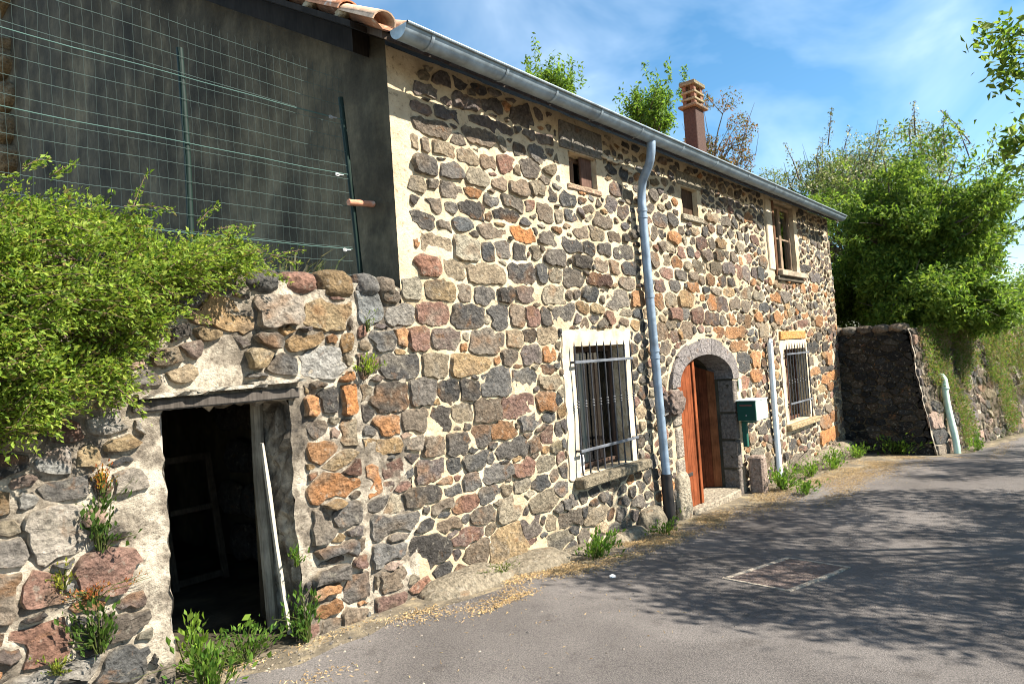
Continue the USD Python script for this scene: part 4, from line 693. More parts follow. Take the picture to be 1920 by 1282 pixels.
put('/World', 'guard_stone', boxm(8.93, 9.10, -.26, -.06, -.45, .14, .025), 'stone', tint=(.24, .18, .145), label='short upright pinkish stone block under the mailbox beside the doorway', cat='stone block')
cv = thing('utility_cover', 'rectangular access cover with pale concrete rim set in the asphalt', 'cover')
A, B, D = np.array([4.78, -1.46]), np.array([5.82, -1.58]), np.array([4.86, -1.99])
e1 = B - A; L1 = np.linalg.norm(e1); e1 /= L1; e2 = D - A; e2 -= e1 * (e2 @ e1); L2 = np.linalg.norm(e2); e2 /= L2
def flat(s0, s1, t0, t1, z0, z1):
    m = boxm(s0, s1, t0, t1, z0, z1, .002); v = np.array(m.vertices); xy = A + v[:, :1] * e1 + v[:, 1:2] * e2
    return np.c_[xy, gz(xy[:, 0]) + v[:, 2]], np.array(m.faces)
for b in ((0, L1, 0, .035), (0, L1, L2 - .035, L2), (0, .03, .035, L2 - .035), (L1 - .03, L1, .035, L2 - .035)): put(cv, 'rim', flat(*b, -.02, .012), 'stone', tint=(.36, .31, .25))
put(cv, 'plate', flat(.033, L1 - .033, .038, L2 - .038, -.02, .0085), 'stone', tint=(.15, .115, .10))
GX_ = 14.62
GPP = [(14.66, -1.38, .80), (14.64, -1.49, .83), (14.60, -1.555, .77), (14.56, -1.575, .62), (14.40, -1.65, 0), (14.25, -1.72, -.62)]
GP = thing('drain_pipe', 'pale green plastic pipe leaning up the roadside wall beyond the house', 'pipe')
put(GP, 'tube', tube(smoothpath(GPP, 22), .055, 16), 'paint', tint=(.44, .58, .48), smooth=50)
put(GP, 'collar', tube([(14.565, -1.572, .64), (14.545, -1.582, .57)], .064, 16), 'paint', tint=(.46, .60, .50), smooth=50)

# ------------------------------------------------------------------ roadside wall beyond the house
RW = thing('roadside_wall', 'dark dry stone wall beyond the house, its end face in shade, weeds on its road face', 'wall')
WT = 1.72
def face_pt(x, z, d=0.):       # road face, battered
    y0 = bank_y(x); h = (z + .6) / 2.4
    return np.stack([x, y0 + .34 * h - d, z], -1)
sx_, sz_ = np.meshgrid(np.r_[np.arange(13.80, 24, .14), np.arange(24, 60, 1.5)], np.linspace(-1.3, WT, 30), indexing='ij')
n_ = (meshkit.fbm(np.stack([sx_ * 2.2, sz_ * 2.2, sx_ * 0], -1), 4, 6) - .5) * .22
V = face_pt(sx_, sz_, n_); m = 30; i, j = np.meshgrid(np.arange(V.shape[0] - 1), np.arange(29), indexing='ij')
q = np.stack([i * m + j, (i + 1) * m + j, (i + 1) * m + j + 1, i * m + j + 1], -1).reshape(-1, 4)
put(RW, 'road_face', (V.reshape(-1, 3), q), 'old_mortar', smooth=True)
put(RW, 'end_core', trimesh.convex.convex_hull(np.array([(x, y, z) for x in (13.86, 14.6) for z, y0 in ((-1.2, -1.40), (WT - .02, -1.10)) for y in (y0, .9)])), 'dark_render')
reg_e = Polygon([(1.46, -.7), (1.17, WT), (-.3, WT), (-.3, -.7)])
C_e = cells(reg_e, [], lambda x, z: .15, 31, lambda x, z: .007, .6)
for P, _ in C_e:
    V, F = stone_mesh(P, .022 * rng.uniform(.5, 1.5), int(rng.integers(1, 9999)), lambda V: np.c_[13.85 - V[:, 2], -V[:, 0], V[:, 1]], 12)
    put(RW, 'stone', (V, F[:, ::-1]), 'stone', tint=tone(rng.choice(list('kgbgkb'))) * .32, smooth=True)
reg_r = Polygon([(13.82, -1.0), (19.5, -1.0), (19.5, WT), (13.82, WT)])
C_r = cells(reg_r, [], lambda x, z: .20, 32, lambda x, z: .012, .6)
for P, _ in C_r:
    V, F = stone_mesh(P, .028 * rng.uniform(.5, 1.5), int(rng.integers(1, 9999)), lambda V: face_pt(V[:, 0], V[:, 1], V[:, 2] + (meshkit.fbm(np.stack([V[:, 0] * 2.2, V[:, 1] * 2.2, V[:, 0] * 0], -1), 4, 6) - .5) * .22), 12)
    put(RW, 'stone', (V, F), 'stone', tint=tone(rng.choice(list('gbtbbRp'))) * 1.0, smooth=True)
for i in range(8): put(RW, 'cap_stone', rock((13.98, -1.02 + .27 * i, WT + .02), (.2, .15, .09), 300 + i, 2, .25), 'stone', tint=tone('b'), smooth=True)
ty = np.array([(x, y, WT - .06 + .25 * math.tanh(max(0, y - bank_y(x) - .6) * .5)) for x in np.r_[13.87, np.arange(14.5, 60, 1.5)] for y in np.r_[bank_y(x) + .33, np.linspace(bank_y(x) + .7, 40, 8)]])
n = 9; a_ = len(ty) // n; i, j = np.meshgrid(np.arange(a_ - 1), np.arange(n - 1), indexing='ij')
put('/World', 'upper_ground', (ty, np.stack([i * n + j, (i + 1) * n + j, (i + 1) * n + j + 1, i * n + j + 1], -1).reshape(-1, 4)), 'earth', kind='structure', smooth=True)

# ------------------------------------------------------------------ plants
def leaves(P, D, size, rng_, width=.42, up=.35, fold=.25):
    """One folded leaf per point P, growing along D (random if None)."""
    n = len(P); size = np.broadcast_to(size, (n,))[:, None]
    R = rng_.normal(size=(n, 3)); R /= np.linalg.norm(R, axis=1, keepdims=True)
    D = R if D is None else D + R * .8
    D = D / np.linalg.norm(D, axis=1, keepdims=True)
    N = rng_.normal(size=(n, 3)) + [0, 0, up * 3]; S = np.cross(D, N); S /= np.linalg.norm(S, axis=1, keepdims=True) + 1e-9
    N = np.cross(S, D)
    tip = P + D * size; mid = P + D * size * .5
    a, b = mid + S * size * width * .5 + N * size * fold * .4, mid - S * size * width * .5 + N * size * fold * .4
    V = np.stack([P, a, tip, b], 1).reshape(-1, 3); k = np.arange(n)[:, None] * 4
    return V, np.vstack([k + [0, 1, 2], k + [0, 2, 3]])
def leaf_tint(n, pal, rng_, w=None, j=.18):
    pal = np.array(pal); t = pal[rng_.choice(len(pal), n, p=w)] * np.clip(rng_.normal(1, j, (n, 1)), .5, 1.6)
    return np.repeat(np.clip(t, .005, .8), 4, axis=0)
def shell(cs, rs, n, rng_, inner=.35):
    """Points spread through a union of ellipsoids, mostly near their surfaces."""
    cs, rs = np.asarray(cs, float), np.asarray(rs, float); w = (rs ** 2).sum(1); k = rng_.choice(len(cs), n, p=w / w.sum())
    d = rng_.normal(size=(n, 3)); d /= np.linalg.norm(d, axis=1, keepdims=True)
    return cs[k] + d * rs[k] * (inner + (1 - inner) * rng_.random((n, 1)) ** .5), d
def clumped(P, freq, thr, seed):
    return P[meshkit.fbm(P * freq + seed * 3.1, 3, seed) > thr]
GRN = [(.125, .205, .034), (.090, .160, .026), (.165, .235, .044), (.050, .100, .016)]
LIME_G = [(.185, .262, .036), (.135, .215, .028), (.230, .285, .048), (.065, .118, .016)]

def limbs(base, top, tips, r0, seed, sub=2):
    r = np.random.default_rng(seed); base, top = np.array(base, float), np.array(top, float); ms = []
    mid = (base + top) / 2 + r.normal(0, .05, 3) * np.linalg.norm(top - base); tr = smoothpath([base, mid, top], 10)
    ms.append(tube(tr, np.linspace(r0, r0 * .55, 10), 9))
    for t in tips:
        t = np.array(t, float); s = tr[int(r.integers(5, 10))]; L = np.linalg.norm(t - s)
        m = (s + t) / 2 + r.normal(0, .07, 3) * L + [0, 0, .06 * L]; p = smoothpath([s, m, t], 8)
        ms.append(tube(p, np.linspace(r0 * .38, r0 * .07, 8), 6))
        for _ in range(sub):
            a = p[int(r.integers(3, 7))]; e = a + (t - s) * .35 + r.normal(0, .16, 3) * L
            ms.append(tube([a, (a + e) / 2 + r.normal(0, .03, 3) * L, e], [r0 * .14, r0 * .09, r0 * .03], 5))
    return cat(ms)
def tree(name, label, base, top, cs, rs, nleaf, size, pal, seed, bark=(.11, .09, .07), thr=.42, freq=1.6, w=None, group=None, r0=.12, inner=.3, kindw=.42, extra=None):
    r = np.random.default_rng(seed); T = thing(name, label, 'tree', group)
    put(T, 'trunk', limbs(base, top, cs, r0, seed), 'bark', tint=bark, smooth=True)
    P, d = shell(cs, rs, nleaf, r, inner); P = clumped(P, freq, thr, seed)
    if extra is not None: P = np.vstack([P, extra])
    V, F = leaves(P, None, size * r.uniform(.6, 1.35, len(P)), r, kindw)
    put(T, 'crown', (V, F), 'leaf', tint=leaf_tint(len(P), pal, r, w)); return T

def ball_cluster(c, R, n, rr, seed, squash=.85, hollow=.55):
    r = np.random.default_rng(seed); d = r.normal(size=(n, 3)); d /= np.linalg.norm(d, axis=1, keepdims=True)
    return np.array(c) + d * np.array(R) * r.uniform(hollow, 1, (n, 1)), np.c_[[np.array([1, 1, squash]) * rr * r.uniform(.7, 1.35) for _ in range(n)]]

# bushy green tree at the end of the house
cs, rs = ball_cluster((16.5, -1.05, 3.55), (1.68, 1.6, 1.55), 64, .42, 61, hollow=.35)
sp = np.random.default_rng(63); SPR = []
for k in range(70):
    d = sp.normal(size=3); d[2] = abs(d[2]) * .8 - .1; d /= np.linalg.norm(d); b = np.array((16.5, -1.05, 3.55)) + d * np.array((1.75, 1.65, 1.6)); L = sp.uniform(.3, .75); t = sp.random((60, 1)); SPR.append(b + (d + [0, 0, .5]) * L * t + sp.normal(0, .075, (60, 3)) * (1.2 - t))
cs2, rs2 = ball_cluster((16.3, -1.15, 2.25), (1.9, 1.3, .65), 42, .42, 62)
tree('round_tree', 'bushy bright green leafy tree above the roadside wall at the far end of the house', (16.0, -.55, 1.6), (16.3, -.8, 3.2), np.vstack([cs, cs2]), np.vstack([rs, rs2]), 140000, .10, GRN, 61, thr=.40, freq=2.6, r0=.13, extra=np.vstack(SPR))
# the taller tree with white blossom and long upright shoots behind it
cs, rs = ball_cluster((20.4, .9, 5.3), (2.5, 2.9, 1.5), 46, .62, 64)
T = tree('blossom_tree', 'tall tree with greyish white blossom and long upright shoots behind the bushy green tree', (20.5, 1.0, 1.7), (20.5, 1.0, 4.2), cs, rs, 46000, .085, [(.10, .15, .05), (.36, .36, .31), (.13, .14, .05), (.07, .11, .025)], 64, thr=.44, freq=1.5, w=[.42, .18, .2, .20], r0=.16)
r = np.random.default_rng(65); sh, PP = [], []
for k in range(40):
    b = np.array([20.4, .7, 6.0]) + r.normal(0, 1, 3) * [1.6, 2.0, .45]; L = r.uniform(.45, 1.15); e = b + np.array([r.normal(0, .30), r.normal(0, .30), 1]) * L
    if k > 30: b = np.array([19.9, -1.6, 3.6 + .2 * (k - 31)]) + r.normal(0, .4, 3); e = b + np.array([.1, -1.3 * r.uniform(.7, 1.2), .75 * r.uniform(.1, 1.0)])
    sh.append(tube([b, (b + e) / 2 + r.normal(0, .04, 3), e], [.018, .012, .005], 5)); t = r.random((90, 1)); PP.append(b + (e - b) * t + r.normal(0, .075, (90, 3)) * (1.25 - t))
for m_ in sh: put(T, 'shoot', m_, 'bark', tint=(.10, .085, .07), smooth=True)
PP = np.vstack(PP); put(T, 'shoot_leaves', leaves(PP, None, .07 * r.uniform(.6, 1.3, len(PP)), r), 'leaf', tint=leaf_tint(len(PP), [(.08, .10, .045), (.33, .33, .29), (.10, .09, .05)], r, [.5, .25, .25]))
# loose pale tree to the left of it and the reddish one behind the chimney
cs, rs = ball_cluster((19.2, 2.2, 5.2), (1.2, 1.3, 1.0), 16, .42, 66)
tree('pale_tree', 'loose pale green tree behind the far end of the roof, left of the blossom', (19.2, 2.3, 1.6), (19.2, 2.2, 4.4), cs, rs, 16000, .07, [(.13, .17, .06), (.17, .19, .09), (.09, .12, .04)], 66, thr=.45, r0=.09)
cs, rs = ball_cluster((19.0, 2.4, 4.5), (.9, .8, .6), 10, .42, 166)
tree('olive_shrub', 'olive and rust tinted shrub rising over the lower end of the roof', (19.0, 2.4, 1.6), (19.0, 2.4, 3.8), cs, rs, 14000, .07, [(.13, .13, .03), (.16, .10, .03), (.09, .11, .025)], 166, thr=.45, r0=.07)
cs, rs = ball_cluster((17.6, 3.6, 6.9), (.85, .9, 1.55), 30, .30, 67, hollow=.3)
tree('reddish_tree', 'sparse tree with reddish brown and olive leaves behind the chimney', (17.3, 3.6, 1.6), (17.5, 3.6, 6.4), cs, rs, 9500, .075, [(.16, .075, .04), (.11, .10, .03), (.20, .11, .05), (.08, .09, .03)], 67, thr=.44, freq=2.2, r0=.10)
for nm, c, R, lab, sd in (('roof_tree', (14.75, 7.0, 8.55), (.95, .9, .85), 'bright green treetop showing above the middle of the gutter line', 68), ('roof_tree', (16.25, 4.75, 7.75), (.72, .75, .75), 'dark and bright green treetop just left of the chimney', 69)):
    cs, rs = ball_cluster(c, R, 15, .25, sd, hollow=.2); r = np.random.default_rng(sd + 9)
    up = []
    for k in range(60):
        b = np.array(c) + r.normal(0, .50, 3) * [1, 1, .5]; L = r.uniform(.35, .85); t = r.random((50, 1)); up.append(b + np.array([r.normal(0, .14), r.normal(0, .14), 1]) * L * t + r.normal(0, .045, (50, 3)))
    tree(nm, lab, (c[0], c[1], 1.6), (c[0], c[1], c[2] - .4), cs, rs, 4200, .11, [(.11, .20, .03), (.06, .12, .022), (.15, .24, .035)], sd, thr=.44, r0=.12, extra=np.vstack(up))
# hedge further along the road
for k, (x, y, lab) in enumerate([(21.5, -2.0, 'dark green bush on the wall right of the bushy tree, nearest the road'), (24.5, -2.4, 'mid green bush farther along the wall at the right edge'), (29, -4.2, 'farthest bush along the road at the right edge'), (16.9, .9, 'bush in the shade behind the trunk of the bushy green tree'), (19.2, -.6, 'shaded bush just right of the trunk of the bushy tree')]):
    cs, rs = ball_cluster((x, y, 2.35 + .35 * (k == 3)), (1.3, 1.0, .7 + .35 * (k == 3)), 16 + 12 * (k > 2), .5, 80 + k, hollow=.3)
    T = thing('roadside_bush', lab, 'bush'); r = np.random.default_rng(80 + k); put(T, 'stem', limbs((x, y, 1.5), (x, y, 2.2), cs[:8], .06, 80 + k), 'bark', tint=(.10, .08, .06), smooth=True)
    P, _ = shell(cs, rs, 30000 if k > 2 else 12000, r); P = clumped(P, 1.8, .38 if k > 2 else .44, 80 + k); put(T, 'foliage', leaves(P, None, .08 * r.uniform(.6, 1.3, len(P)), r), 'leaf', tint=leaf_tint(len(P), GRN, r))

# tree on the other side of the road: its crown shades the road, a few twigs reach into view
r = np.random.default_rng(90); K = 1 / SUN[2]
def overhead(poly, n, h0, h1, seed, thr=.40, freq=1.1):
    r = np.random.default_rng(seed); x0, y0, x1, y1 = poly.bounds; Q = np.c_[r.uniform(x0, x1, n * 3), r.uniform(y0, y1, n * 3)]
    Q = Q[contains_xy(poly, Q[:, 0], Q[:, 1])]; Q = Q[meshkit.fbm(np.c_[Q * [freq, freq * 1.25], np.full(len(Q), seed)], 4, seed) > thr][:n]
    h = r.uniform(h0, h1, len(Q)) + .5 * np.sin(Q[:, 0] * 1.1)
    return np.c_[Q, np.full(len(Q), -.2)] + SUN * (h * K)[:, None]
def outside(P):          # keep the crown clear of the lane in front of the house
    d = P - CAM; return P[(d @ r_) > .80 * (d @ f_)]
near = Polygon([(3.95, -.42), (4.6, -.20), (5.6, -.12), (6.6, -.10), (7.6, -.45), (8.6, -.75), (9.7, -1.6), (10.2, -2.9), (9.6, -4.6), (8, -5.6), (6, -5.4), (4.5, -4.4), (4.15, -3.1), (3.85, -2.35), (3.62, -1.6), (3.9, -1.2), (4.5, -1.0), (3.7, -.8)])
far = Polygon([(11.2, -1.35), (12.4, -1.3), (13.5, -1.9), (16.0, -2.8), (17, -4), (15.5, -4.6), (13, -3.7), (11.6, -2.9), (10.9, -2.3)])
def shade_tree(lab, poly, base, top, ncl, per, h0, h1, seed, extra=None, thr=.40):
    r = np.random.default_rng(seed); C0 = outside(overhead(poly, ncl, h0, h1, seed, thr)); T = thing('overhanging_tree', lab, 'tree')
    C1 = C0 if extra is None else np.vstack([C0, extra])
    put(T, 'trunk', limbs(base, top, C0[::max(1, len(C0) // 24)], .13, seed, 0), 'bark', tint=(.10, .085, .07), smooth=True)
    if extra is not None: put(T, 'branch', cat([tube(smoothpath([(8.6, -5.4, 4.2), (8.05, -4.25, 4.0 if e[2] > 3.6 else 3.6), e], 8), np.linspace(.022, .004, 8), 6) for e in extra]), 'bark', tint=(.10, .085, .07), smooth=True)
    P = np.repeat(C0, per, axis=0); P = P + r.normal(0, 1, P.shape) * [.13, .13, .10]; P = outside(P)
    if extra is not None:
        E = np.repeat(np.asarray(extra), 75, axis=0); P = np.vstack([P, E + r.normal(0, 1, E.shape) * [.085, .10, .085]])
    put(T, 'crown', leaves(P, None, .085 * r.uniform(.6, 1.3, len(P)), r, .5), 'leaf', tint=leaf_tint(len(P), GRN, r))
tw = [(7.42, -3.245, 4.13), (7.36, -3.2, 4.20), (7.45, -3.3, 3.98), (7.5, -3.33, 3.90), (7.52, -3.30, 3.78), (7.5, -3.30, 3.26), (7.46, -3.26, 3.17), (7.56, -3.38, 3.34)]
shade_tree('leafy tree across the road whose twigs reach in at the upper right edge', near, (9.6, -7.6, -.5), (9.2, -6.6, 2.8), 1200, 30, 3.6, 5.6, 91, tw, thr=.37)
shade_tree('second leafy tree across the road, farther along, shading the bend', far, (17.5, -9.0, -.8), (17.0, -8.0, 3.0), 300, 30, 4.2, 6.0, 92, None)

# spreading shrub that spills over the old wall
SH = thing('spilling_shrub', 'dense small-leaved bright green shrub spilling over the old wall at upper left', 'shrub')
r = np.random.default_rng(101)
out = Polygon([(.0, 2.72), (.4, 2.66), (.82, 2.60), (1.05, 2.55), (1.2, 2.52), (1.36, 2.46), (1.55, 2.42), (1.75, 2.44), (1.9, 2.36), (2.08, 2.26), (1.95, 2.18), (1.78, 2.10), (1.62, 2.00), (1.5, 1.93), (1.42, 1.80), (1.30, 1.68), (1.32, 1.54), (1.22, 1.48), (1.10, 1.55), (.98, 1.46), (.86, 1.38), (.6, 1.40), (.0, 1.3)])
Q = np.c_[r.uniform(0, 2.1, 10500), r.uniform(1.3, 2.75, 10500)]; Q = Q[contains_xy(out.buffer(-.035), Q[:, 0], Q[:, 1])]
dd = np.array([out.exterior.distance(Point(p)) for p in Q]); bulge = np.minimum(dd, .35)
y = -.12 - bulge * .55 + r.normal(0, .085, len(Q)) + (Q[:, 1] > 2.2) * (Q[:, 1] - 2.2) * .6
A = np.c_[Q[:, 0], y, Q[:, 1]]; A = A[meshkit.fbm(A * [4.0, 3.0, 5.5], 3, 7) > .45]
tw_, PP, DD = [], [], []
for k, p in enumerate(A):
    d = np.array([.55, -.35, .12]) + r.normal(0, .38, 3); d /= np.linalg.norm(d); L = r.uniform(.07, .15)
    e = p + d * L
    if k % 3 == 0: tw_.append(tube([p - d * .06, p, e + [0, 0, -.012]], [.0024, .002, .001], 3, False))
    m = 21; t = r.random((m, 1)); PP.append(p + (e - p) * t + r.normal(0, .012, (m, 3))); DD.append(np.tile(d, (m, 1)))
for k in range(11):   # long arching shoots beyond the outline
    s = [(1.34, -.18, 2.44), (1.3, -.2, 2.46), (2.0, -.2, 2.25), (1.9, -.2, 2.3), (1.65, -.2, 2.42), (1.0, -.2, 2.55), (2.0, -.22, 2.2), (1.2, -.3, 1.6), (1.5, -.2, 2.0), (.9, -.2, 2.57), (1.75, -.2, 2.4)][k]
    e = [(1.43, -.16, 2.655), (1.52, -.2, 2.47), (2.27, -.2, 2.335), (2.22, -.22, 2.24), (1.76, -.2, 2.52), (1.1, -.22, 2.62), (2.17, -.2, 2.13), (1.30, -.32, 1.46), (1.66, -.25, 1.9), (1.0, -.2, 2.63), (1.95, -.2, 2.42)][k]
    s, e = np.array(s), np.array(e); tw_.append(tube([s, (s + e) / 2 + [0, 0, .015], e], [.003, .0025, .001], 4, False)); t = r.random((60, 1)); PP.append(s + (e - s) * t + r.normal(0, .011, (60, 3))); DD.append(np.tile(e - s, (60, 1)))
for k in range(40):   # main stems
    a = np.array([r.uniform(.1, 1.5), .25, 2.15]); b = A[r.integers(0, len(A))]; tw_.append(tube(smoothpath([a, (a + b) / 2 + [0, 0, .1], b], 7), np.linspace(.008, .003, 7), 5, False))
put(SH, 'twigs', cat(tw_), 'bark', tint=(.13, .085, .06), smooth=True)
PP, DD = np.vstack(PP), np.vstack(DD); V, F = leaves(PP, DD / np.linalg.norm(DD, axis=1, keepdims=True), 0.0205 * r.uniform(.45, 1.6, len(PP)), r, .5, up=.5)
put(SH, 'foliage', (V, F), 'leaf', tint=leaf_tint(len(PP), LIME_G + [(.16, .13, .045)], r, [.28, .27, .22, .15, .08]))

# weeds along the foot of the walls and tufts in the joints
def weed(name, label, c, R, n, size, pal, seed, group=None, upw=.9, w=None, stems=12, cat_='weed', leafw=.45):
    r = np.random.default_rng(seed); T = thing(name, label, cat_, group); c = np.array(c, float); R = np.array(R, float)
    ms, P, D = [], [], []
    for k in range(stems):
        d = np.array([r.normal(0, .8) * R[0], r.normal(0, .8) * R[1], abs(r.normal(.8, .3)) * R[2]]); e = c + d; m = c + d * [.35, .35, .7]
        ms.append(tube([c + d * [.15, .15, 0], m, e], [.0032, .0025, .001], 4, False))
        q = max(3, n // stems); t = r.uniform(.25, 1, (q, 1)); P.append(c + d * [.15, .15, 0] * (1 - t) ** 2 + 2 * (m - c) * t * (1 - t) + d * t ** 2 + r.normal(0, .16, (q, 3)) * R * .8); D.append(np.tile([0, -.2, upw], (q, 1)) + d / np.linalg.norm(d))
    P, D = np.vstack(P), np.vstack(D); put(T, 'stem', cat(ms), 'leaf', tint=(.09, .11, .03), smooth=True)
    put(T, 'leaves', leaves(P, D, size * r.uniform(.5, 1.4, len(P)), r, leafw), 'leaf', tint=leaf_tint(len(P), pal, r, w))
G1 = [(.09, .17, .025), (.06, .13, .02), (.12, .20, .03)]
def gnd(x, y, d=.0): return (x, y, gz(x) + d)
weed('weed', 'big-leaved pale green plant at the left foot of the cellar doorway', (1.60, .02, .13), (.13, .12, .26), 130, .048, [(.15, .25, .03), (.12, .21, .025), (.18, .27, .04)], 1, stems=14, leafw=.6)
weed('weed', 'low leafy weeds along the cellar threshold', (1.86, -.06, .10), (.26, .08, .14), 330, .035, G1, 2, stems=40)
weed('weed', 'green weeds at the lower left below the cellar doorway, cut by the bottom edge', (1.56, -.22, .06), (.15, .12, .20), 260, .045, G1, 3, stems=30)
weed('weed', 'leafy plant at the right foot of the cellar doorway', (2.22, -.08, .08), (.09, .07, .24), 210, .04, [(.06, .13, .02), (.045, .10, .018), (.08, .15, .02)], 4, stems=22)
weed('wall_plant', 'small fern hanging from the right jamb of the cellar doorway', (2.20, -.03, .50), (.05, .05, .10), 90, .028, G1, 5, cat_='plant')
weed('wall_plant', 'dark leafy plant with orange top in the wall joint left of the cellar doorway', (1.17, -.07, .86), (.085, .06, .20), 190, .038, [(.045, .085, .016), (.06, .11, .02), (.03, .06, .012)], 6, stems=22, cat_='plant', leafw=.5)
weed('wall_plant', 'orange and yellow stonecrop above the dark leafy plant', (1.20, -.05, 1.12), (.05, .05, .12), 240, .016, [(.36, .16, .03), (.30, .22, .03), (.30, .09, .03)], 7, stems=22, cat_='plant')
weed('wall_plant', 'dark leafy plant low in the wall at the lower left', (1.15, -.08, .40), (.09, .06, .19), 200, .038, [(.05, .095, .016), (.07, .13, .02), (.03, .06, .012)], 8, stems=22, cat_='plant', leafw=.5)
weed('wall_plant', 'reddish orange stonecrop between the two dark leafy plants', (1.14, -.05, .64), (.14, .05, .06), 300, .016, [(.36, .13, .05), (.34, .18, .05), (.28, .09, .04)], 9, stems=30, cat_='plant')
weed('wall_plant', 'yellow-green stonecrop left of the reddish stonecrop', (1.02, -.05, .72), (.05, .05, .10), 120, .018, [(.26, .26, .04), (.20, .22, .03)], 10, cat_='plant')
weed('wall_plant', 'yellow-green tuft at the bottom of the wall near the lower left corner', (.98, -.06, .36), (.06, .05, .06), 120, .02, [(.16, .22, .03), (.22, .24, .04)], 11, cat_='plant')
weed('wall_plant', 'bright yellow-green tuft growing from the joint in the middle of the old wall', (2.78, -.05, 1.58), (.07, .05, .10), 190, .026, [(.20, .26, .03), (.15, .23, .03)], 12, cat_='plant')
weed('wall_plant', 'thin green sprig in the joint just under the capping stones', (2.80, -.04, 1.86), (.03, .03, .12), 40, .02, [(.15, .22, .03)], 13, stems=5, cat_='plant')
weed('weed', 'bright green fern at the wall foot below the near barred window', gnd(4.82, -.36, .0), (.20, .09, .15), 330, .045, G1, 14, stems=34)
weed('weed', 'small low weed on the rough footing left of the fern', (3.75, -.24, .06), (.14, .06, .06), 120, .022, [(.10, .15, .03), (.14, .16, .04)], 15, stems=18)
weed('weed', 'small shaded weed at the foot of the iron drainpipe', gnd(6.15, -.28), (.22, .08, .12), 150, .035, G1, 16, stems=20)
weed('weed', 'large bright green weed clump in front of the mailbox post', gnd(9.25, -.38), (.30, .13, .25), 460, .05, G1, 17, stems=44)
weed('weed', 'smaller weed clump nearer the road than the large clump by the mailbox', gnd(9.05, -.75), (.28, .12, .13), 240, .045, G1, 18, stems=26)
weed('weed', 'weeds just right of the slim conduit pipe', gnd(10.55, -.36), (.34, .12, .20), 360, .045, G1, 19, stems=36)
weed('weed', 'weeds below the far barred window', gnd(11.55, -.40), (.42, .13, .24), 420, .05, G1, 20, stems=40)
weed('weed', 'weeds at the far corner of the house', gnd(13.1, -.40), (.45, .15, .20), 380, .05, G1, 21, stems=36)
weed('weed', 'weeds standing in the shade against the end face of the roadside wall', gnd(13.75, -.85), (.2, .32, .30), 300, .06, G1, 22, stems=28)
weed('weed', 'green plants at the foot of the pale green pipe', gnd(14.9, -1.95), (.5, .10, .22), 260, .05, G1, 23, stems=26)
def grass(name, label, pts, n, h, pal, seed, spread=.12, droop=.4):
    r = np.random.default_rng(seed); T = thing(name, label, 'grass'); V, F, C = [], [], []
    for k in range(n):
        p = np.array(pts[r.integers(0, len(pts))]) + r.normal(0, spread, 3) * [1.3, .25, .8]; d = np.array([r.normal(0, .35), -abs(r.normal(.3, .25)), 1.0]); L = h * r.uniform(.5, 1.3); w = .008
        q = [p, p + d * L * .55, p + d * L * .8 + [0, -droop * L * .3, -droop * L * .35]]; b = len(V) * 1
        sdv = np.array([w, 0, 0]); V += [q[0] - sdv, q[0] + sdv, q[1] - sdv * .8, q[1] + sdv * .8, q[2]]; F += [(b, b + 1, b + 3), (b, b + 3, b + 2), (b + 2, b + 3, b + 4)]; C.append(np.tile(np.array(pal[r.integers(0, len(pal))]) * r.uniform(.7, 1.3), (5, 1)))
    put(T, 'blades', (np.array(V), np.array(F)), 'leaf', tint=np.vstack(C), kind='stuff')
def fp(x, z): return tuple(face_pt(np.array(x), np.array(z), .03))
HAY = [(.17, .13, .07), (.12, .13, .035), (.08, .12, .02), (.22, .17, .10)]
grass('hanging_grass', 'grass and dry stalks hanging on the roadside wall around the pale green pipe', [fp(14.3 + .2 * k, .1 + .27 * (k % 6)) for k in range(14)], 1300, .30, HAY, 31, .22)
grass('hanging_grass', 'tall green and dry grass on the roadside wall at the right edge', [fp(17.2 + .3 * k, -.2 + .35 * (k % 6)) for k in range(14)], 2000, .36, HAY[1:3] + HAY, 32, .28)
grass('verge_grass', 'short green grass strip along the foot of the roadside wall at the bend', [(x, bank_y(x) - .12, gz(x)) for x in np.arange(16.5, 24, .3)], 1200, .16, G1 + HAY[:1], 33, .16)
grass('terrace_grass', 'grey-green stalks on the terrace behind the wire fence', [(2.55 + .05 * k, .45, 2.14) for k in range(6)], 60, .30, [(.10, .12, .06), (.14, .13, .09)], 34, .05)

T = thing('wall_creeper', 'patchy creeper and dry stems over the road face of the roadside wall', 'creeper'); r = np.random.default_rng(41)
Q = np.c_[r.uniform(14, 24, 60000), r.uniform(-.6, 1.75, 60000)]; Q = Q[meshkit.fbm(np.c_[Q * [1.1, .75], Q[:, :1] * 0], 4, 12) + .10 * (Q[:, 1] - .5) > .53]
P = face_pt(Q[:, 0], Q[:, 1], .06 + r.uniform(0, .10, len(Q)))
put(T, 'leaves', leaves(P, None, .05 * r.uniform(.5, 1.3, len(P)), r), 'leaf', tint=leaf_tint(len(P), G1 + HAY, r), kind='stuff')

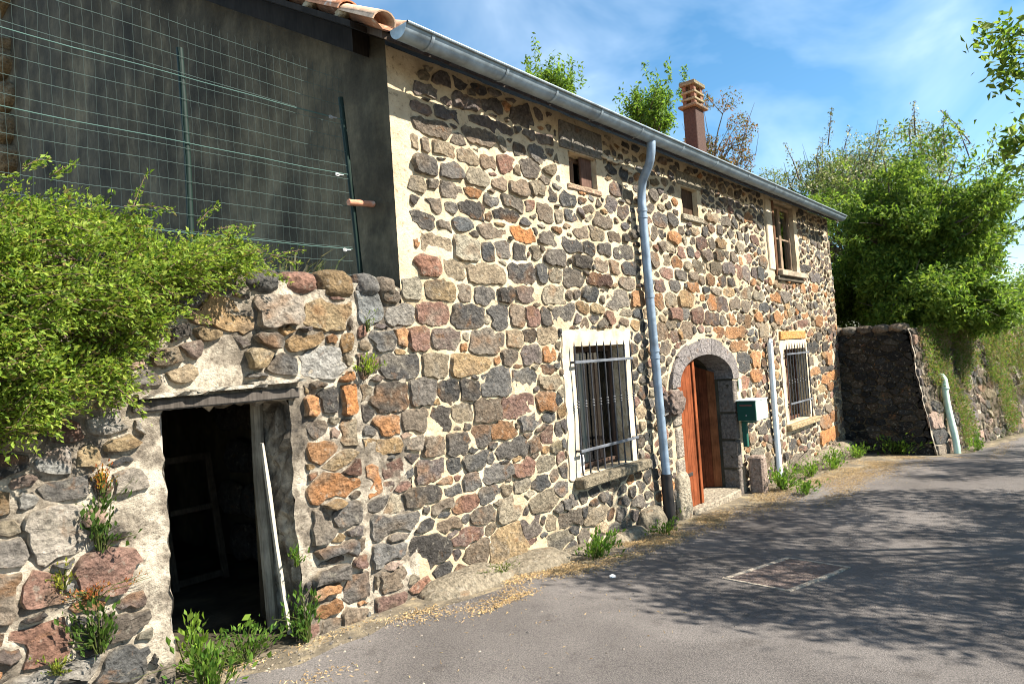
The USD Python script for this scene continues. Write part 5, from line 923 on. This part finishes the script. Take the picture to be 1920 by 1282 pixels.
# dry straw and catkins swept along the edge of the road
r = np.random.default_rng(55); B = []
for _ in range(42000):
    u = r.random(); x = (1.2 + 6.0 * r.random()) if u < .55 else (7 + 6.6 * r.random() ** .9)
    wd = np.interp(x, [1, 3, 4.4, 5.5, 7, 8, 9, 11, 13.4], [.15, .11, .10, .09, .12, .20, .30, .30, .22])
    y = edge(x) - .02 + r.normal(0, wd) + (.08 if x > 7 else 0)
    if meshkit.noise(np.array([[x * 2.1, y * 3.1, 1.0]]), 4)[0] < r.uniform(.25, .62): continue
    B.append((x, y))
for (cx, cy, sx0, sy0, n) in ((3.35, -.62, .16, .022, 420), (4.9, -.50, .28, .07, 1100), (3.9, -1.0, .9, .35, 60), (10.2, -1.0, .7, .10, 1100), (9.4, -1.12, .6, .08, 800), (11.6, -1.05, .6, .12, 700), (14.9, -2.3, .9, .07, 600), (7.9, -.55, .5, .16, 700), (2.6, -1.2, .8, .5, 50)):
    B += [(cx + r.normal(0, sx0), cy + r.normal(0, sy0)) for _ in range(n)]
B = np.array([b for b in B if b[1] < -.06]); n = len(B); an = r.uniform(0, np.pi, n); L = r.uniform(.004, .015, n); w = r.uniform(.0012, .0030, n)
d, s = np.c_[np.cos(an), np.sin(an)] * L[:, None], np.c_[-np.sin(an), np.cos(an)] * w[:, None]; z = gz(B[:, 0]) + .006 + r.uniform(0, .012, n); dz = r.normal(0, .004, n); hz = r.uniform(.002, .006, n)
V = np.stack([np.c_[B - d - s, z - dz], np.c_[B - d + s, z - dz], np.c_[B + d, z + dz], np.c_[B, z + hz]], 1).reshape(-1, 3); k = np.arange(n)[:, None] * 4
put('/World', 'straw_litter', (V, np.vstack([k + [0, 3, 1], k + [1, 3, 2], k + [2, 3, 0]])), 'straw', tint=np.repeat(np.array([(.38, .25, .10), (.46, .33, .16), (.26, .165, .07), (.32, .23, .13)])[r.integers(0, 4, n)] * r.uniform(.7, 1.2, (n, 1)), 4, axis=0), label='dry yellow straw swept along the edge of the asphalt', cat='straw', kind='stuff')
r = np.random.default_rng(77); n = 3200; x = np.r_[r.uniform(.9, 13.5, n - 900), r.uniform(1, 12, 900)]; e_ = np.array([edge(q) for q in x]); y = e_ + np.r_[r.normal(.04, .10, n - 900), -np.abs(r.normal(0, .9, 900))]; k = (y < -.04); x, y = x[k], y[k]; n = len(x)
o = np.array([(1, 0, 0), (0, 1, 0), (-1, 0, 0), (0, -1, 0), (0, 0, .7), (0, 0, -.5)]); f = np.array([(0, 1, 4), (1, 2, 4), (2, 3, 4), (3, 0, 4), (1, 0, 5), (2, 1, 5), (3, 2, 5), (0, 3, 5)])
sz = np.clip(r.lognormal(-5.3, .45, n), .002, .016); V = (o[None] * r.uniform(.6, 1.3, (n, 6, 1)) * sz[:, None, None] + np.c_[x, y, gz(x) + .005][:, None]).reshape(-1, 3); F = (f[None] + np.arange(n)[:, None, None] * 6).reshape(-1, 3)
put('/World', 'loose_gravel', (V, F), 'straw', tint=np.repeat(np.array([(.15, .13, .11), (.22, .18, .13), (.08, .075, .07), (.27, .23, .18)])[r.integers(0, 4, n)], 6, axis=0), label='loose grit along the foot of the wall and on the asphalt', cat='gravel', kind='stuff')
put('/World', 'paper_scrap', rock((4.30, -.83, gz(4.3) + .012), (.022, .018, .012), 7, 2, .5), 'paint', tint=(.8, .8, .78), label='tiny white scrap lying on the asphalt near the straw', cat='scrap')
